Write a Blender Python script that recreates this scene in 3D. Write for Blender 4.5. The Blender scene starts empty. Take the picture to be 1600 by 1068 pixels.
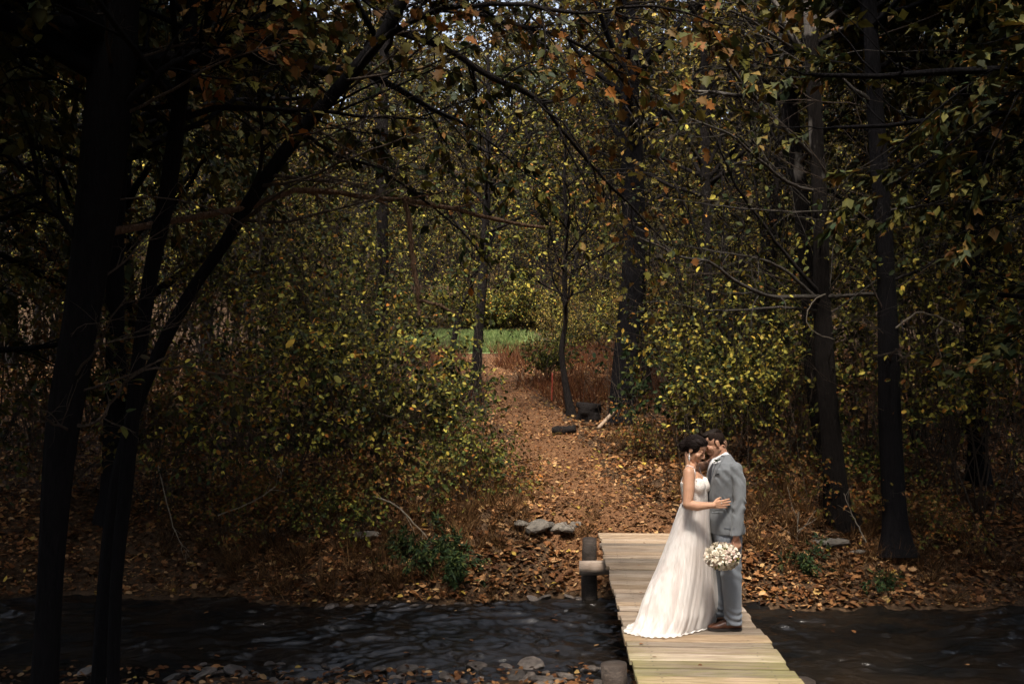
import bpy, bmesh, math, random
import numpy as np
from mathutils import Vector, Matrix

R = math.radians
C = bpy.context.scene.collection
scene = bpy.context.scene

# ------------------------------------------------------------------ camera
F, CAMZ, CX, HY = 1555.6, 2.39, 800.0, 569.0      # 35 mm lens on 36 mm film, eye height above the deck
cam_data = bpy.data.cameras.new('camera')
cam = bpy.data.objects.new('camera', cam_data)
C.objects.link(cam)
cam_data.lens = 35.0
cam_data.sensor_width = 36.0
cam_data.shift_y = 35.0 / 1600.0
cam_data.clip_start = 0.05
cam_data.clip_end = 600.0
cam.location = (0, 0, CAMZ)
cam.rotation_euler = (R(90), 0, 0)
scene.camera = cam

# ------------------------------------------------------------------ sky, sun, exposure
SUN_EL, SUN_AZ = R(64), R(190)      # azimuth: compass-like, 0 = +Y, clockwise
world = bpy.data.worlds.new('World')
scene.world = world
world.use_nodes = True
wn, wl = world.node_tree.nodes, world.node_tree.links
wn.clear()
w_out = wn.new('ShaderNodeOutputWorld')
w_bg = wn.new('ShaderNodeBackground')
w_sky = wn.new('ShaderNodeTexSky')
w_sky.sky_type = 'NISHITA'
w_sky.sun_disc = False
w_sky.sun_elevation = SUN_EL
w_sky.sun_rotation = SUN_AZ
w_sky.air_density = 1.0
w_sky.dust_density = 4.0
w_sky.ozone_density = 1.0
w_hsv = wn.new('ShaderNodeHueSaturation')      # thin overcast: most of the blue is veiled
w_hsv.inputs['Saturation'].default_value = 0.55
wl.new(w_sky.outputs[0], w_hsv.inputs['Color'])
wl.new(w_hsv.outputs[0], w_bg.inputs['Color'])
w_bg.inputs['Strength'].default_value = 0.07
wl.new(w_bg.outputs[0], w_out.inputs['Surface'])

sun_data = bpy.data.lights.new('sun', 'SUN')
sun_data.energy = 1.5
sun_data.angle = R(10)
sun_data.color = (1.0, 0.92, 0.80)
sun = bpy.data.objects.new('sun', sun_data)
C.objects.link(sun)
sdir = Vector((math.sin(SUN_AZ) * math.cos(SUN_EL), math.cos(SUN_AZ) * math.cos(SUN_EL), math.sin(SUN_EL)))
sun.rotation_euler = sdir.to_track_quat('Z', 'Y').to_euler()
sun.location = (0, 0, 30)

vs = scene.view_settings
scene.display_settings.display_device = 'sRGB'
vs.view_transform = 'Standard'
vs.look = 'None'
vs.gamma = 1.0
vs.exposure = 2.3
vs.use_curve_mapping = False
scene.render.film_transparent = False
cy = scene.cycles
cy.use_denoising = True
cy.max_bounces = 6
cy.diffuse_bounces = 3
cy.glossy_bounces = 2
cy.transmission_bounces = 3
cy.transparent_max_bounces = 8
cy.use_adaptive_sampling = True
cy.adaptive_threshold = 0.02
cy.sample_clamp_indirect = 4.0
cy.caustics_reflective = False
cy.caustics_refractive = False


def P(px, py, Y):
    """world point that the photograph's pixel shows at the depth Y (measuring aid)"""
    return np.array([(px - CX) / F * Y, Y, CAMZ - (py - HY) / F * Y])


# ------------------------------------------------------------------ tagging helpers
def tag(o, label=None, cat=None, group=None, kind=None):
    if label: o['label'] = label
    if cat: o['category'] = cat
    if group: o['group'] = group
    if kind: o['kind'] = kind
    return o


def empty(name, loc=(0, 0, 0), rz=0.0):
    o = bpy.data.objects.new(name, None)
    o.empty_display_size = 0.1
    C.objects.link(o)
    o.location = loc
    o.rotation_euler = (0, 0, rz)
    return o


def link(name, me, parent=None, loc=None):
    o = bpy.data.objects.new(name, me)
    C.objects.link(o)
    if parent is not None: o.parent = parent
    if loc is not None: o.location = loc
    return o


def copy_tree(o, parent=None):
    c = o.copy()
    C.objects.link(c)
    c.parent = parent
    for ch in o.children:
        copy_tree(ch, c)
    return c


# ------------------------------------------------------------------ mesh builder (numpy)
def nrm(v):
    return v / np.maximum(np.linalg.norm(v, axis=-1, keepdims=True), 1e-9)


class MB:
    def __init__(s):
        s.v, s.f, s.sz, s.mi, s.n = [], [], [], [], 0

    def add(s, verts, faces, mi=0):
        """verts (n,3); faces (m,k) index array"""
        verts = np.asarray(verts, dtype=np.float64).reshape(-1, 3)
        faces = np.asarray(faces, dtype=np.int64)
        if faces.size:
            s.f.append((faces + s.n).ravel())
            s.sz.append(np.full(len(faces), faces.shape[1], dtype=np.int64))
            s.mi.append(np.full(len(faces), mi, dtype=np.int64))
        s.v.append(verts)
        s.n += len(verts)
        return s

    def mesh(s, name, mats, smooth=True, origin=(0, 0, 0)):
        me = bpy.data.meshes.new(name)
        if s.n:
            v = np.concatenate(s.v) - np.asarray(origin, dtype=np.float64)
            f = np.concatenate(s.f)
            sz = np.concatenate(s.sz)
            mi = np.concatenate(s.mi)
            me.vertices.add(len(v))
            me.vertices.foreach_set('co', v.astype(np.float32).ravel())
            me.loops.add(len(f))
            me.loops.foreach_set('vertex_index', f.astype(np.int32))
            me.polygons.add(len(sz))
            st = np.concatenate([[0], np.cumsum(sz)[:-1]])
            me.polygons.foreach_set('loop_start', st.astype(np.int32))
            me.polygons.foreach_set('material_index', mi.astype(np.int32))
            me.polygons.foreach_set('use_smooth', np.full(len(sz), smooth, dtype=bool))
            me.update(calc_edges=True)
        for m in (mats if isinstance(mats, (list, tuple)) else [mats]):
            me.materials.append(m)
        return me

    def build(s, name, mats, parent=None, smooth=True, origin=(0, 0, 0), loc=None):
        return link(name, s.mesh(name, mats, smooth, origin), parent, loc)

    # batch of tubes: pts (B,n,3), rad (B,n)
    def tubes(s, pts, rad, k=4, mi=0):
        pts = np.asarray(pts, float); rad = np.asarray(rad, float)
        if pts.ndim == 2: pts, rad = pts[None], rad[None]
        B, n, _ = pts.shape
        if B == 0: return s
        t = nrm(np.gradient(pts, axis=1))
        ov = nrm(pts[:, -1] - pts[:, 0])
        ref = np.where(np.abs(ov[:, 2:3]) > 0.8, np.array([[1.0, 0, 0]]), np.array([[0, 0, 1.0]]))[:, None, :]
        a = nrm(np.cross(t, ref)); b = np.cross(t, a)
        ang = np.arange(k) * 2 * math.pi / k
        ring = pts[:, :, None, :] + rad[:, :, None, None] * (a[:, :, None, :] * np.cos(ang)[None, None, :, None] + b[:, :, None, :] * np.sin(ang)[None, None, :, None])
        idx = np.arange(B * n * k).reshape(B, n, k)
        i0, i1 = idx[:, :-1], idx[:, 1:]
        q = np.stack([i0, np.roll(i0, -1, axis=2), np.roll(i1, -1, axis=2), i1], axis=-1).reshape(-1, 4)
        base = s.n
        s.add(ring.reshape(-1, 3), q, mi)
        if k >= 3:     # cap the tips
            caps = idx[:, -1, :]
            s.f.append((caps + base).ravel()); s.sz.append(np.full(B, k)); s.mi.append(np.full(B, mi))
            caps = idx[:, 0, ::-1]
            s.f.append((caps + base).ravel()); s.sz.append(np.full(B, k)); s.mi.append(np.full(B, mi))
        return s

    # leaves: base point, direction, normal, length; half = [(t, w), ...] outline of one half
    def leaves(s, b, d, n, L, half, fold=0.25, curl=0.15, mi=0):
        N = len(b)
        if N == 0: return s
        d = nrm(d); sd = nrm(np.cross(d, n)); n = np.cross(sd, d)
        L = np.asarray(L, float).reshape(-1, 1)
        if np.isscalar(curl): curl = np.full((N, 1), curl)
        k = len(half)
        V = np.empty((N, 2 * k + 2, 3))
        V[:, 0] = b
        V[:, k + 1] = b + d * L - n * L * curl
        for i, (t, w) in enumerate(half):
            c = b + d * L * t - n * L * curl * t * t
            V[:, 1 + i] = c + sd * L * w + n * L * w * fold
            V[:, k + 2 + i] = c - sd * L * w + n * L * w * fold
        base = np.arange(N)[:, None] * (2 * k + 2)
        left = np.concatenate([[0], np.arange(1, k + 1), [k + 1]])[::-1]
        right = np.concatenate([[0], np.arange(k + 2, 2 * k + 2), [k + 1]])
        s.add(V.reshape(-1, 3), np.concatenate([base + left[None], base + right[None]]), mi)
        return s


OVAL = [(0.22, 0.24), (0.62, 0.28)]
RHOMB = [(0.42, 0.30)]
NARROW = [(0.45, 0.15)]
LOBED = [(0.05, 0.30), (0.22, 0.26), (0.34, 0.55), (0.52, 0.28), (0.72, 0.36), (0.76, 0.16)]


def rand_unit(rng, n):
    return nrm(rng.normal(size=(n, 3)))


# ------------------------------------------------------------------ node helpers
class NT:
    def __init__(s, name):
        s.m = bpy.data.materials.new(name)
        s.m.use_nodes = True
        s.t = s.m.node_tree
        s.t.nodes.clear()
        s.out = s.t.nodes.new('ShaderNodeOutputMaterial')

    def n(s, typ, **kw):
        nd = s.t.nodes.new('ShaderNode' + typ)
        ins = kw.pop('ins', {})
        for k, v in kw.items(): setattr(nd, k, v)
        for k, v in ins.items():
            if isinstance(v, bpy.types.NodeSocket): s.t.links.new(v, nd.inputs[k])
            else: nd.inputs[k].default_value = v
        return nd

    def ramp(s, fac, stops, interp='LINEAR'):
        nd = s.n('ValToRGB')
        cr = nd.color_ramp
        cr.interpolation = interp
        while len(cr.elements) < len(stops): cr.elements.new(0.5)
        for e, (p, c) in zip(cr.elements, stops):
            e.position = p
            e.color = (*c, 1.0) if len(c) == 3 else c
        s.t.links.new(fac, nd.inputs[0])
        return nd.outputs[0]

    def mix(s, fac, a, b, mode='MIX'):
        nd = s.t.nodes.new('ShaderNodeMix')
        nd.data_type = 'RGBA'; nd.blend_type = mode
        for sock, v in ((nd.inputs[0], fac), (nd.inputs[6], a), (nd.inputs[7], b)):
            if isinstance(v, bpy.types.NodeSocket): s.t.links.new(v, sock)
            elif isinstance(v, (int, float)): sock.default_value = v
            else: sock.default_value = (*v, 1.0)
        return nd.outputs[2]

    def coord(s, kind='Object', scale=(1, 1, 1)):
        tc = s.n('TexCoord')
        mp = s.n('Mapping', ins={'Scale': scale})
        s.t.links.new(tc.outputs[kind], mp.inputs['Vector'])
        return mp.outputs[0]

    def noise(s, vec, scale, detail=4.0, rough=0.55, dist=0.0):
        nd = s.n('TexNoise', ins={'Scale': scale, 'Detail': detail, 'Roughness': rough, 'Distortion': dist})
        if vec is not None: s.t.links.new(vec, nd.inputs['Vector'])
        return nd.outputs[0]

    def bump(s, h, strength=0.5, dist=0.02):
        return s.n('Bump', ins={'Height': h, 'Strength': strength, 'Distance': dist}).outputs[0]

    def principled(s, **ins):
        p = s.n('BsdfPrincipled', ins=ins)
        s.t.links.new(p.outputs[0], s.out.inputs['Surface'])
        return p

    def surf(s, sock):
        s.t.links.new(sock, s.out.inputs['Surface'])
        return s.m


def leaf_mat(name, stops, trans=0.2, rough=0.6, val=1.0):
    t = NT(name)
    g = t.n('NewGeometry')
    col = t.ramp(g.outputs['Random Per Island'], stops)
    oi = t.n('ObjectInfo')
    h = t.n('HueSaturation', ins={'Color': col})
    mr = t.n('MapRange', ins={0: oi.outputs['Random'], 3: 0.75 * val, 4: 1.2 * val})
    t.t.links.new(mr.outputs[0], h.inputs['Value'])
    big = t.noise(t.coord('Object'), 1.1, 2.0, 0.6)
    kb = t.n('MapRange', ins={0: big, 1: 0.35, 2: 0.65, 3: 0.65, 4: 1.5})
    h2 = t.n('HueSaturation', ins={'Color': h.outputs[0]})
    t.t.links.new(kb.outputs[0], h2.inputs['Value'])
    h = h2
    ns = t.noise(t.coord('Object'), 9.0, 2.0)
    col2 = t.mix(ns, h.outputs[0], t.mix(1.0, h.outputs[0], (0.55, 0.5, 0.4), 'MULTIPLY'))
    p = t.n('BsdfPrincipled', ins={'Base Color': col2, 'Roughness': rough, 'Specular IOR Level': 0.12})
    tr = t.n('BsdfTranslucent', ins={'Color': col2})
    mx = t.n('MixShader', ins={0: trans, 1: p.outputs[0], 2: tr.outputs[0]})
    return t.surf(mx.outputs[0])


def bark_mat(name, dark, light, pale=None, pale_z=None, scale=1.0):
    t = NT(name)
    v = t.coord('Object', (13 * scale, 13 * scale, 2.2 * scale))
    n1 = t.noise(v, 3.0, 7.0, 0.7, 0.6)
    col = t.ramp(n1, [(0.3, dark), (0.7, light)])
    if pale is not None:
        n2 = t.noise(t.coord('Object', (1.2, 1.2, 0.5)), 2.3, 3.0, 0.5)
        tc = t.n('TexCoord')
        sp = t.n('SeparateXYZ', ins={0: tc.outputs['Object']})
        mr = t.n('MapRange', ins={0: sp.outputs[2], 1: pale_z[0], 2: pale_z[1], 3: -0.25, 4: 0.12})
        ad = t.n('Math', operation='ADD', ins={0: n2, 1: mr.outputs[0]})
        k = t.ramp(ad.outputs[0], [(0.50, (0, 0, 0)), (0.56, (1, 1, 1))])
        col = t.mix(k, col, pale)
    t.principled(**{'Base Color': col, 'Roughness': 1.0, 'Specular IOR Level': 0.08,
                    'Normal': t.bump(n1, 1.0, 0.07)})
    return t.m


M = {}
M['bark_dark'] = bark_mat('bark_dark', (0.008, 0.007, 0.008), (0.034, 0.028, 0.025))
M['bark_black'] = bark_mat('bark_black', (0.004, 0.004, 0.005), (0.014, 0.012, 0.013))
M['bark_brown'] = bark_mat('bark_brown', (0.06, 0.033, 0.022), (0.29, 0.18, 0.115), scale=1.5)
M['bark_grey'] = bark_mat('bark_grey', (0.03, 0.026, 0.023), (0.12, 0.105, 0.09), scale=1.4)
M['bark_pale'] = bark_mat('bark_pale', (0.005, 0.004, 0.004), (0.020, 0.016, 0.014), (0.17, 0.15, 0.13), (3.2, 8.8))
M['twig'] = bark_mat('twig', (0.035, 0.026, 0.021), (0.15, 0.115, 0.09), scale=3)
M['twig_pale'] = bark_mat('twig_pale', (0.16, 0.13, 0.10), (0.36, 0.31, 0.25), scale=3)
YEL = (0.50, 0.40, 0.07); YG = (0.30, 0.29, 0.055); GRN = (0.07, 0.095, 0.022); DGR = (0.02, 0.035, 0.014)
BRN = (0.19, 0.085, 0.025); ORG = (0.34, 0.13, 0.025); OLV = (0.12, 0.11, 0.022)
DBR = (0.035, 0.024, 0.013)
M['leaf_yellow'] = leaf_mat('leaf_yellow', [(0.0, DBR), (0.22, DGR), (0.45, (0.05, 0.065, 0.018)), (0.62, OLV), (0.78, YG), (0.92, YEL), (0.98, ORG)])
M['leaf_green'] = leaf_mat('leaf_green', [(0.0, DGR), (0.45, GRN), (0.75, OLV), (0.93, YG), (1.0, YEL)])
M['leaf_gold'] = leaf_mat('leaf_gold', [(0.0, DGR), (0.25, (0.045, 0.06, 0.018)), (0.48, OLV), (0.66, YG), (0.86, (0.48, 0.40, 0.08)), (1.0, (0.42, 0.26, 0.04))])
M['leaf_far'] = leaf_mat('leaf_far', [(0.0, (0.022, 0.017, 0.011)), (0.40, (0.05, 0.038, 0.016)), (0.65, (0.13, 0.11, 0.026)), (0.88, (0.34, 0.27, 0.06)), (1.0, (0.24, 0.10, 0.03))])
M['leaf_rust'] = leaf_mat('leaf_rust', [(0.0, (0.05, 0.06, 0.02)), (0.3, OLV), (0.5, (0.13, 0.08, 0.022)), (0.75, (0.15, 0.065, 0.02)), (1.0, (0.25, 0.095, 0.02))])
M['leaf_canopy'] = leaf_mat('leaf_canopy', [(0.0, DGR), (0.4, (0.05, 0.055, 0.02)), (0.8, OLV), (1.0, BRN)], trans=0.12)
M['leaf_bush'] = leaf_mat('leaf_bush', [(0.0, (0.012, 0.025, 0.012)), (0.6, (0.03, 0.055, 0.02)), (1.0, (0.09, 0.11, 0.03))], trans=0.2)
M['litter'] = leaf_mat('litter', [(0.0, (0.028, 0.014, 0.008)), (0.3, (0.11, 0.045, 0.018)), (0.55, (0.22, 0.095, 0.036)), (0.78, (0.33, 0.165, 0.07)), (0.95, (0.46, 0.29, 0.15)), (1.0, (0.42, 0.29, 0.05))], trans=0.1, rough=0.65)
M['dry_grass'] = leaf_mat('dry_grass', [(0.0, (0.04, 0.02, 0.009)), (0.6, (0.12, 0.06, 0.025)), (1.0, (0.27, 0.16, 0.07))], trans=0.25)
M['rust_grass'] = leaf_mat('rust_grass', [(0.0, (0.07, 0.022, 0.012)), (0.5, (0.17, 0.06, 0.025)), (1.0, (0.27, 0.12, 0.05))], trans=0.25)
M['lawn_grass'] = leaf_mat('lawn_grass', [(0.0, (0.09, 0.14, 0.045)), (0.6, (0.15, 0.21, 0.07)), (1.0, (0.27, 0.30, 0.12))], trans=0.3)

# ------------------------------------------------------------------ terrain
WATER_Z = -0.90
_py = np.array([-30, 0, 4, 13.0, 14.1, 17, 20, 24, 28, 35, 45, 60, 80, 110, 160], float)
_pz = np.array([1.2, 0.7, 0.2, -0.15, -0.06, 0.25, 0.50, 0.95, 1.45, 2.2, 3.0, 4.6, 9.5, 22, 40], float)
_cy = np.array([13.0, 14.1, 17, 20, 24, 28, 35, 45, 60], float)
_cx = np.array([1.88, 1.84, 1.09, 0.92, 0.50, 0.0, -1.0, -1.5, -2.0], float)
_rng0 = np.random.default_rng(3)
_ph = _rng0.uniform(0, 6.28, (10, 2)); _fr = _rng0.normal(size=(10, 2))


def rough2(x, y, f):
    s = 0
    for i in range(10):
        k = f * (0.5 + 0.35 * i)
        s = s + np.sin(k * (x * _fr[i, 0] + y * _fr[i, 1]) + _ph[i, 0]) / (1 + 0.6 * i)
    return s / 3.0


def shore_far(x):
    return 13.75 + 0.22 * np.sin(0.9 * x + 0.6) + 0.12 * np.sin(2.7 * x) - 0.02 * np.minimum(x, 0) * 1.4 - np.where(x > 2.6, 0.10 * np.clip(x - 2.6, 0, 3), 0)


def shore_near(x):
    return 10.48 + 0.12 * np.sin(1.7 * x) + 0.08 * np.sin(4.1 * x + 1) - 0.95 * np.clip((x - 1.5) / 2.0, 0, 1)


def path_x(y):
    return np.interp(y, _cy, _cx)


def ground_z(x, y):
    x = np.asarray(x, float); y = np.asarray(y, float)
    base = np.interp(y, _py, _pz)
    d = y - shore_far(x)
    wb = 1.7 + 1.1 * np.clip((x - 2.8) / 2.0, 0, 1) + 0.3 * np.clip((-x - 1) / 3, 0, 1)
    k = np.clip(d / wb, 0, 1)
    k = k ** 0.8
    far = -0.93 + (base + 0.93) * k
    far = np.where(d < 0, -0.93 + 0.55 * np.clip(d, -0.8, 0), far)
    dn = shore_near(x) - y
    near = np.interp(dn, [-0.8, -0.3, 0, 0.6, 1.6, 4, 6, 10, 20], [-1.37, -1.05, -0.93, -0.82, -0.62, -0.1, 0.25, 0.62, 0.9])
    z = np.where(y > 12.2, far, np.where(dn > -0.9, near, -1.37))
    # off the path the ground rolls and rises a little
    off = np.abs(x - path_x(y))
    amp = np.clip((y - 14.5) / 4, 0, 1) * np.clip((off - 0.8) / 2.0, 0, 1)
    z = z + amp * (0.10 + 0.16 * rough2(x, y, 0.55)) + np.clip(off - 6, 0, 40) * 0.035 * np.clip((y - 18) / 20, 0, 1)
    z = z + 0.035 * rough2(x, y, 2.3) * np.clip((np.abs(y - 12.2) - 0.8) / 1.0, 0, 1)
    # hollow under the bridge head
    return z


def grid_mesh(name, xs, ys, mat, dz=0.0, zfun=ground_z, mask=None):
    X, Y = np.meshgrid(xs, ys)
    Z = zfun(X, Y) + dz
    nx, ny = len(xs), len(ys)
    idx = np.arange(nx * ny).reshape(ny, nx)
    q = np.stack([idx[:-1, :-1], idx[:-1, 1:], idx[1:, 1:], idx[1:, :-1]], -1).reshape(-1, 4)
    if mask is not None:
        cx = X.ravel()[q].mean(1); cyy = Y.ravel()[q].mean(1)
        q = q[mask(cx, cyy)]
    b = MB(); b.add(np.stack([X, Y, Z], -1).reshape(-1, 3), q)
    return b.build(name, mat)


def soil_mat():
    t = NT('soil')
    v = t.coord('Object')
    n1 = t.noise(v, 1.3, 5.0, 0.6)
    n2 = t.noise(v, 14.0, 6.0, 0.7)
    c = t.ramp(n2, [(0.3, (0.022, 0.015, 0.010)), (0.5, (0.075, 0.045, 0.026)), (0.7, (0.15, 0.095, 0.055))])
    c = t.mix(n1, c, t.mix(1.0, c, (0.6, 0.55, 0.45), 'MULTIPLY'))
    t.principled(**{'Base Color': c, 'Roughness': 0.95, 'Specular IOR Level': 0.15, 'Normal': t.bump(n2, 0.9, 0.05)})
    return t.m


def dirt_mat():
    t = NT('path_dirt')
    v = t.coord('Object')
    n1 = t.noise(v, 2.0, 5.0, 0.6)
    n2 = t.noise(v, 30.0, 5.0, 0.7)
    c = t.ramp(n2, [(0.3, (0.055, 0.026, 0.012)), (0.5, (0.14, 0.070, 0.033)), (0.72, (0.25, 0.145, 0.078))])
    c = t.mix(n1, c, t.mix(1.0, c, (0.6, 0.52, 0.45), 'MULTIPLY'))
    t.principled(**{'Base Color': c, 'Roughness': 0.95, 'Specular IOR Level': 0.15, 'Normal': t.bump(n2, 0.8, 0.03)})
    return t.m


def lawn_mat():
    t = NT('lawn')
    v = t.coord('Object')
    n2 = t.noise(v, 3.0, 5.0, 0.6)
    c = t.ramp(n2, [(0.3, (0.10, 0.14, 0.05)), (0.7, (0.17, 0.22, 0.08))])
    t.principled(**{'Base Color': c, 'Roughness': 0.9, 'Specular IOR Level': 0.1})
    return t.m


M['soil'] = soil_mat(); M['dirt'] = dirt_mat(); M['lawn'] = lawn_mat()


def warp(a, b, n, c, p=1.9):
    u = np.linspace(-1, 1, n)
    w = np.sign(u) * np.abs(u) ** p
    return np.where(w < 0, c + w * (c - a), c + w * (b - c))


xs = warp(-75, 75, 240, 0.0)
ys = np.concatenate([np.linspace(-30, 6, 20)[:-1], np.linspace(6, 30, 200)[:-1], np.linspace(30, 60, 60)[:-1], np.linspace(60, 160, 40)])
ground = grid_mesh('ground', xs, ys, M['soil'])
tag(ground, kind='structure')

# the trodden path: a sheet just above the ground with a ragged edge
u = np.linspace(-1, 1, 15); vv = np.linspace(14.15, 43.5, 150)
U, V = np.meshgrid(u, vv)
half = 0.85 + 0.16 * np.sin(V * 1.3) + 0.08 * np.sin(V * 3.7 + U) + 0.25 * np.clip((18 - V) / 4, 0, 1)
PX = path_x(V) + U * half + 0.05 * np.sin(V * 5 + U * 3)
PZ = ground_z(PX, V) + 0.012 - 0.03 * (np.abs(U) > 0.97)
idx = np.arange(U.size).reshape(U.shape)
pb = MB(); pb.add(np.stack([PX, V, PZ], -1).reshape(-1, 3), np.stack([idx[:-1, :-1], idx[:-1, 1:], idx[1:, 1:], idx[1:, :-1]], -1).reshape(-1, 4))
tag(pb.build('path', M['dirt']), kind='structure')

lawn = grid_mesh('lawn', np.linspace(-7, 4, 50), np.linspace(42.5, 57, 50), M['lawn'], dz=0.03,
                 mask=lambda x, y: (y > 43.2 + 0.5 * np.sin(x * 0.9)) & (y < 56 + 0.4 * np.sin(x * 1.7)) & (np.abs(x + 2.1) < 2.7 + 0.5 * np.sin(y * 0.8)))
tag(lawn, kind='structure')


# ------------------------------------------------------------------ water
def water_mat():
    t = NT('water')
    v = t.coord('Object', (1.0, 2.6, 1.0))
    n1 = t.noise(v, 3.2, 5.0, 0.62, 0.8)
    n2 = t.noise(t.coord('Object', (1.0, 3.2, 1.0)), 11.0, 4.0, 0.65, 0.6)
    h = t.n('Math', operation='MULTIPLY_ADD', ins={0: n2, 1: 0.35, 2: n1})
    nb = t.noise(t.coord('Object'), 1.2, 2.0)
    c = t.ramp(nb, [(0.35, (0.005, 0.005, 0.005)), (0.7, (0.014, 0.010, 0.007))])
    t.principled(**{'Base Color': c, 'Roughness': 0.10, 'IOR': 1.36, 'Specular IOR Level': 0.5,
                    'Normal': t.bump(h.outputs[0], 0.5, 0.03)})
    return t.m


M['water'] = water_mat()
xs = np.concatenate([np.linspace(-60, -8.5, 40)[:-1], np.linspace(-8.5, 8.5, 700), np.linspace(8.5, 60, 40)[1:]]); ys = np.concatenate([np.linspace(7.8, 10.2, 60)[:-1], np.linspace(10.2, 14.3, 330), np.linspace(14.3, 15.8, 20)[1:]])
_wr = np.random.default_rng(12)
_wk = [(9 + 52 * _wr.uniform(0, 1) ** 1.3, _wr.normal(math.pi / 2, 0.55), _wr.uniform(0, 6.28)) for _ in range(46)]


def water_z(x, y):
    wx = x + 0.10 * np.sin(2.1 * y + 0.7 * x) + 0.06 * np.sin(5.3 * x + 3.1 * y)
    wy = y + 0.08 * np.sin(1.7 * x) + 0.05 * np.sin(4.7 * x - 2.9 * y)
    h = 0.0
    for k_, a_, p_ in _wk:
        h = h + (0.060 / k_) * np.sin(k_ * (wx * np.cos(a_) + wy * np.sin(a_)) + p_)
    calm = np.clip(0.7 + 0.9 * rough2(x, y, 0.8), 0.15, 1.05)
    return WATER_Z + h * calm * 1.1


water = grid_mesh('water', xs, ys, M['water'], zfun=water_z)
tag(water, kind='structure')

# ------------------------------------------------------------------ growing things
def branches(rng, start, d, L, n, wig=0.12, up=0.03):
    B = len(start)
    pts = np.empty((B, n, 3)); pts[:, 0] = start
    d = nrm(d.copy()); cur = start.copy()
    step = (np.asarray(L).reshape(-1, 1)) / (n - 1)
    for i in range(1, n):
        d = nrm(d + rng.normal(size=(B, 3)) * wig + np.array([0, 0, up]))
        cur = cur + d * step
        pts[:, i] = cur
    return pts


def taper(r0, n, tip=0.25, B=None):
    t = np.linspace(0, 1, n)
    return np.asarray(r0).reshape(-1, 1) * (1 - (1 - tip) * t)[None]


def along(pts, t):
    """points and tangents on polylines pts (B,n,3) at parameters t (B,m)"""
    B, n, _ = pts.shape
    f = np.clip(t * (n - 1), 0, n - 1.001)
    i = f.astype(int); fr = (f - i)[..., None]
    bi = np.arange(B)[:, None]
    a, b = pts[bi, i], pts[bi, i + 1]
    return (a + (b - a) * fr).reshape(-1, 3), nrm(b - a).reshape(-1, 3)


def fork(rng, pts, rad, m, t0, t1, amin, amax, jit=True):
    B, n, _ = pts.shape
    if jit: t = rng.uniform(t0, t1, (B, m))
    else: t = np.tile(np.linspace(t0, t1, m), (B, 1))
    pos, tan = along(pts, t)
    r = np.take_along_axis(rad, np.clip((t * (n - 1)).astype(int), 0, n - 1), 1).ravel()
    perp = nrm(np.cross(tan, rand_unit(rng, len(tan))))
    a = rng.uniform(amin, amax, (len(tan), 1))
    return pos, tan * np.cos(a) + perp * np.sin(a), r, t.ravel()


def leaf_on(rng, mb, pts, m, size, half, t0=0.2, droop=0.5, spread=0.9, flat=0.8, curl=0.2, mi=0, offs=0.0):
    B = pts.shape[0]
    t = rng.uniform(t0, 1.0, (B, m))
    pos, tan = along(pts, t)
    N = len(pos)
    d = nrm(tan + rand_unit(rng, N) * spread + np.array([0, 0, -droop]))
    n = nrm(np.array([0, -0.25, flat]) + rand_unit(rng, N) * 0.75)
    pos = pos + rand_unit(rng, N) * offs
    mb.leaves(pos, d, n, rng.uniform(size * 0.6, size * 1.25, N), half, fold=0.22,
              curl=rng.uniform(-0.05, curl * 1.6, (N, 1)), mi=mi)


def polyline(pts, n, rng=None, jit=0.0):
    """resample a hand-placed polyline with Catmull-Rom to n points"""
    p = np.asarray(pts, float)
    q = np.vstack([2 * p[0] - p[1], p, 2 * p[-1] - p[-2]])
    seg = len(p) - 1
    t = np.linspace(0, seg - 1e-6, n)
    i = t.astype(int); f = (t - i)[:, None]
    p0, p1, p2, p3 = q[i], q[i + 1], q[i + 2], q[i + 3]
    r = 0.5 * (2 * p1 + (p2 - p0) * f + (2 * p0 - 5 * p1 + 4 * p2 - p3) * f ** 2 + (3 * p1 - p0 - 3 * p2 + p3) * f ** 3)
    if rng is not None: r = r + rng.normal(size=r.shape) * jit
    return r


def trunk_tube(mb, pts, rad, k=14, seed=0, mi=0, lump=0.10):
    """one stout trunk with an uneven section and root flare"""
    rng = np.random.default_rng(seed)
    pts = np.asarray(pts); n = len(pts)
    t = nrm(np.gradient(pts, axis=0))
    ref = np.array([1.0, 0, 0]) if abs(t[n // 2, 0]) < 0.8 else np.array([0, 0, 1.0])
    a = nrm(np.cross(t, ref)); b = np.cross(t, a)
    ang = np.arange(k) * 2 * math.pi / k
    ph = rng.uniform(0, 6.28, 6)
    s = np.linspace(0, 1, n)[:, None]
    m = 1 + lump * (np.sin(2 * ang[None] + ph[0] + 6 * s) + 0.7 * np.sin(3 * ang[None] + ph[1] - 9 * s) + 0.5 * np.sin(5 * ang[None] + ph[2] + 17 * s) + 0.5 * np.sin(23 * s + ph[3]))
    rr = np.asarray(rad)[:, None] * m
    ring = pts[:, None] + rr[..., None] * (a[:, None] * np.cos(ang)[None, :, None] + b[:, None] * np.sin(ang)[None, :, None])
    idx = np.arange(n * k).reshape(n, k)
    q = np.stack([idx[:-1], np.roll(idx[:-1], -1, 1), np.roll(idx[1:], -1, 1), idx[1:]], -1).reshape(-1, 4)
    mb.add(ring.reshape(-1, 3), q, mi)


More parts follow.
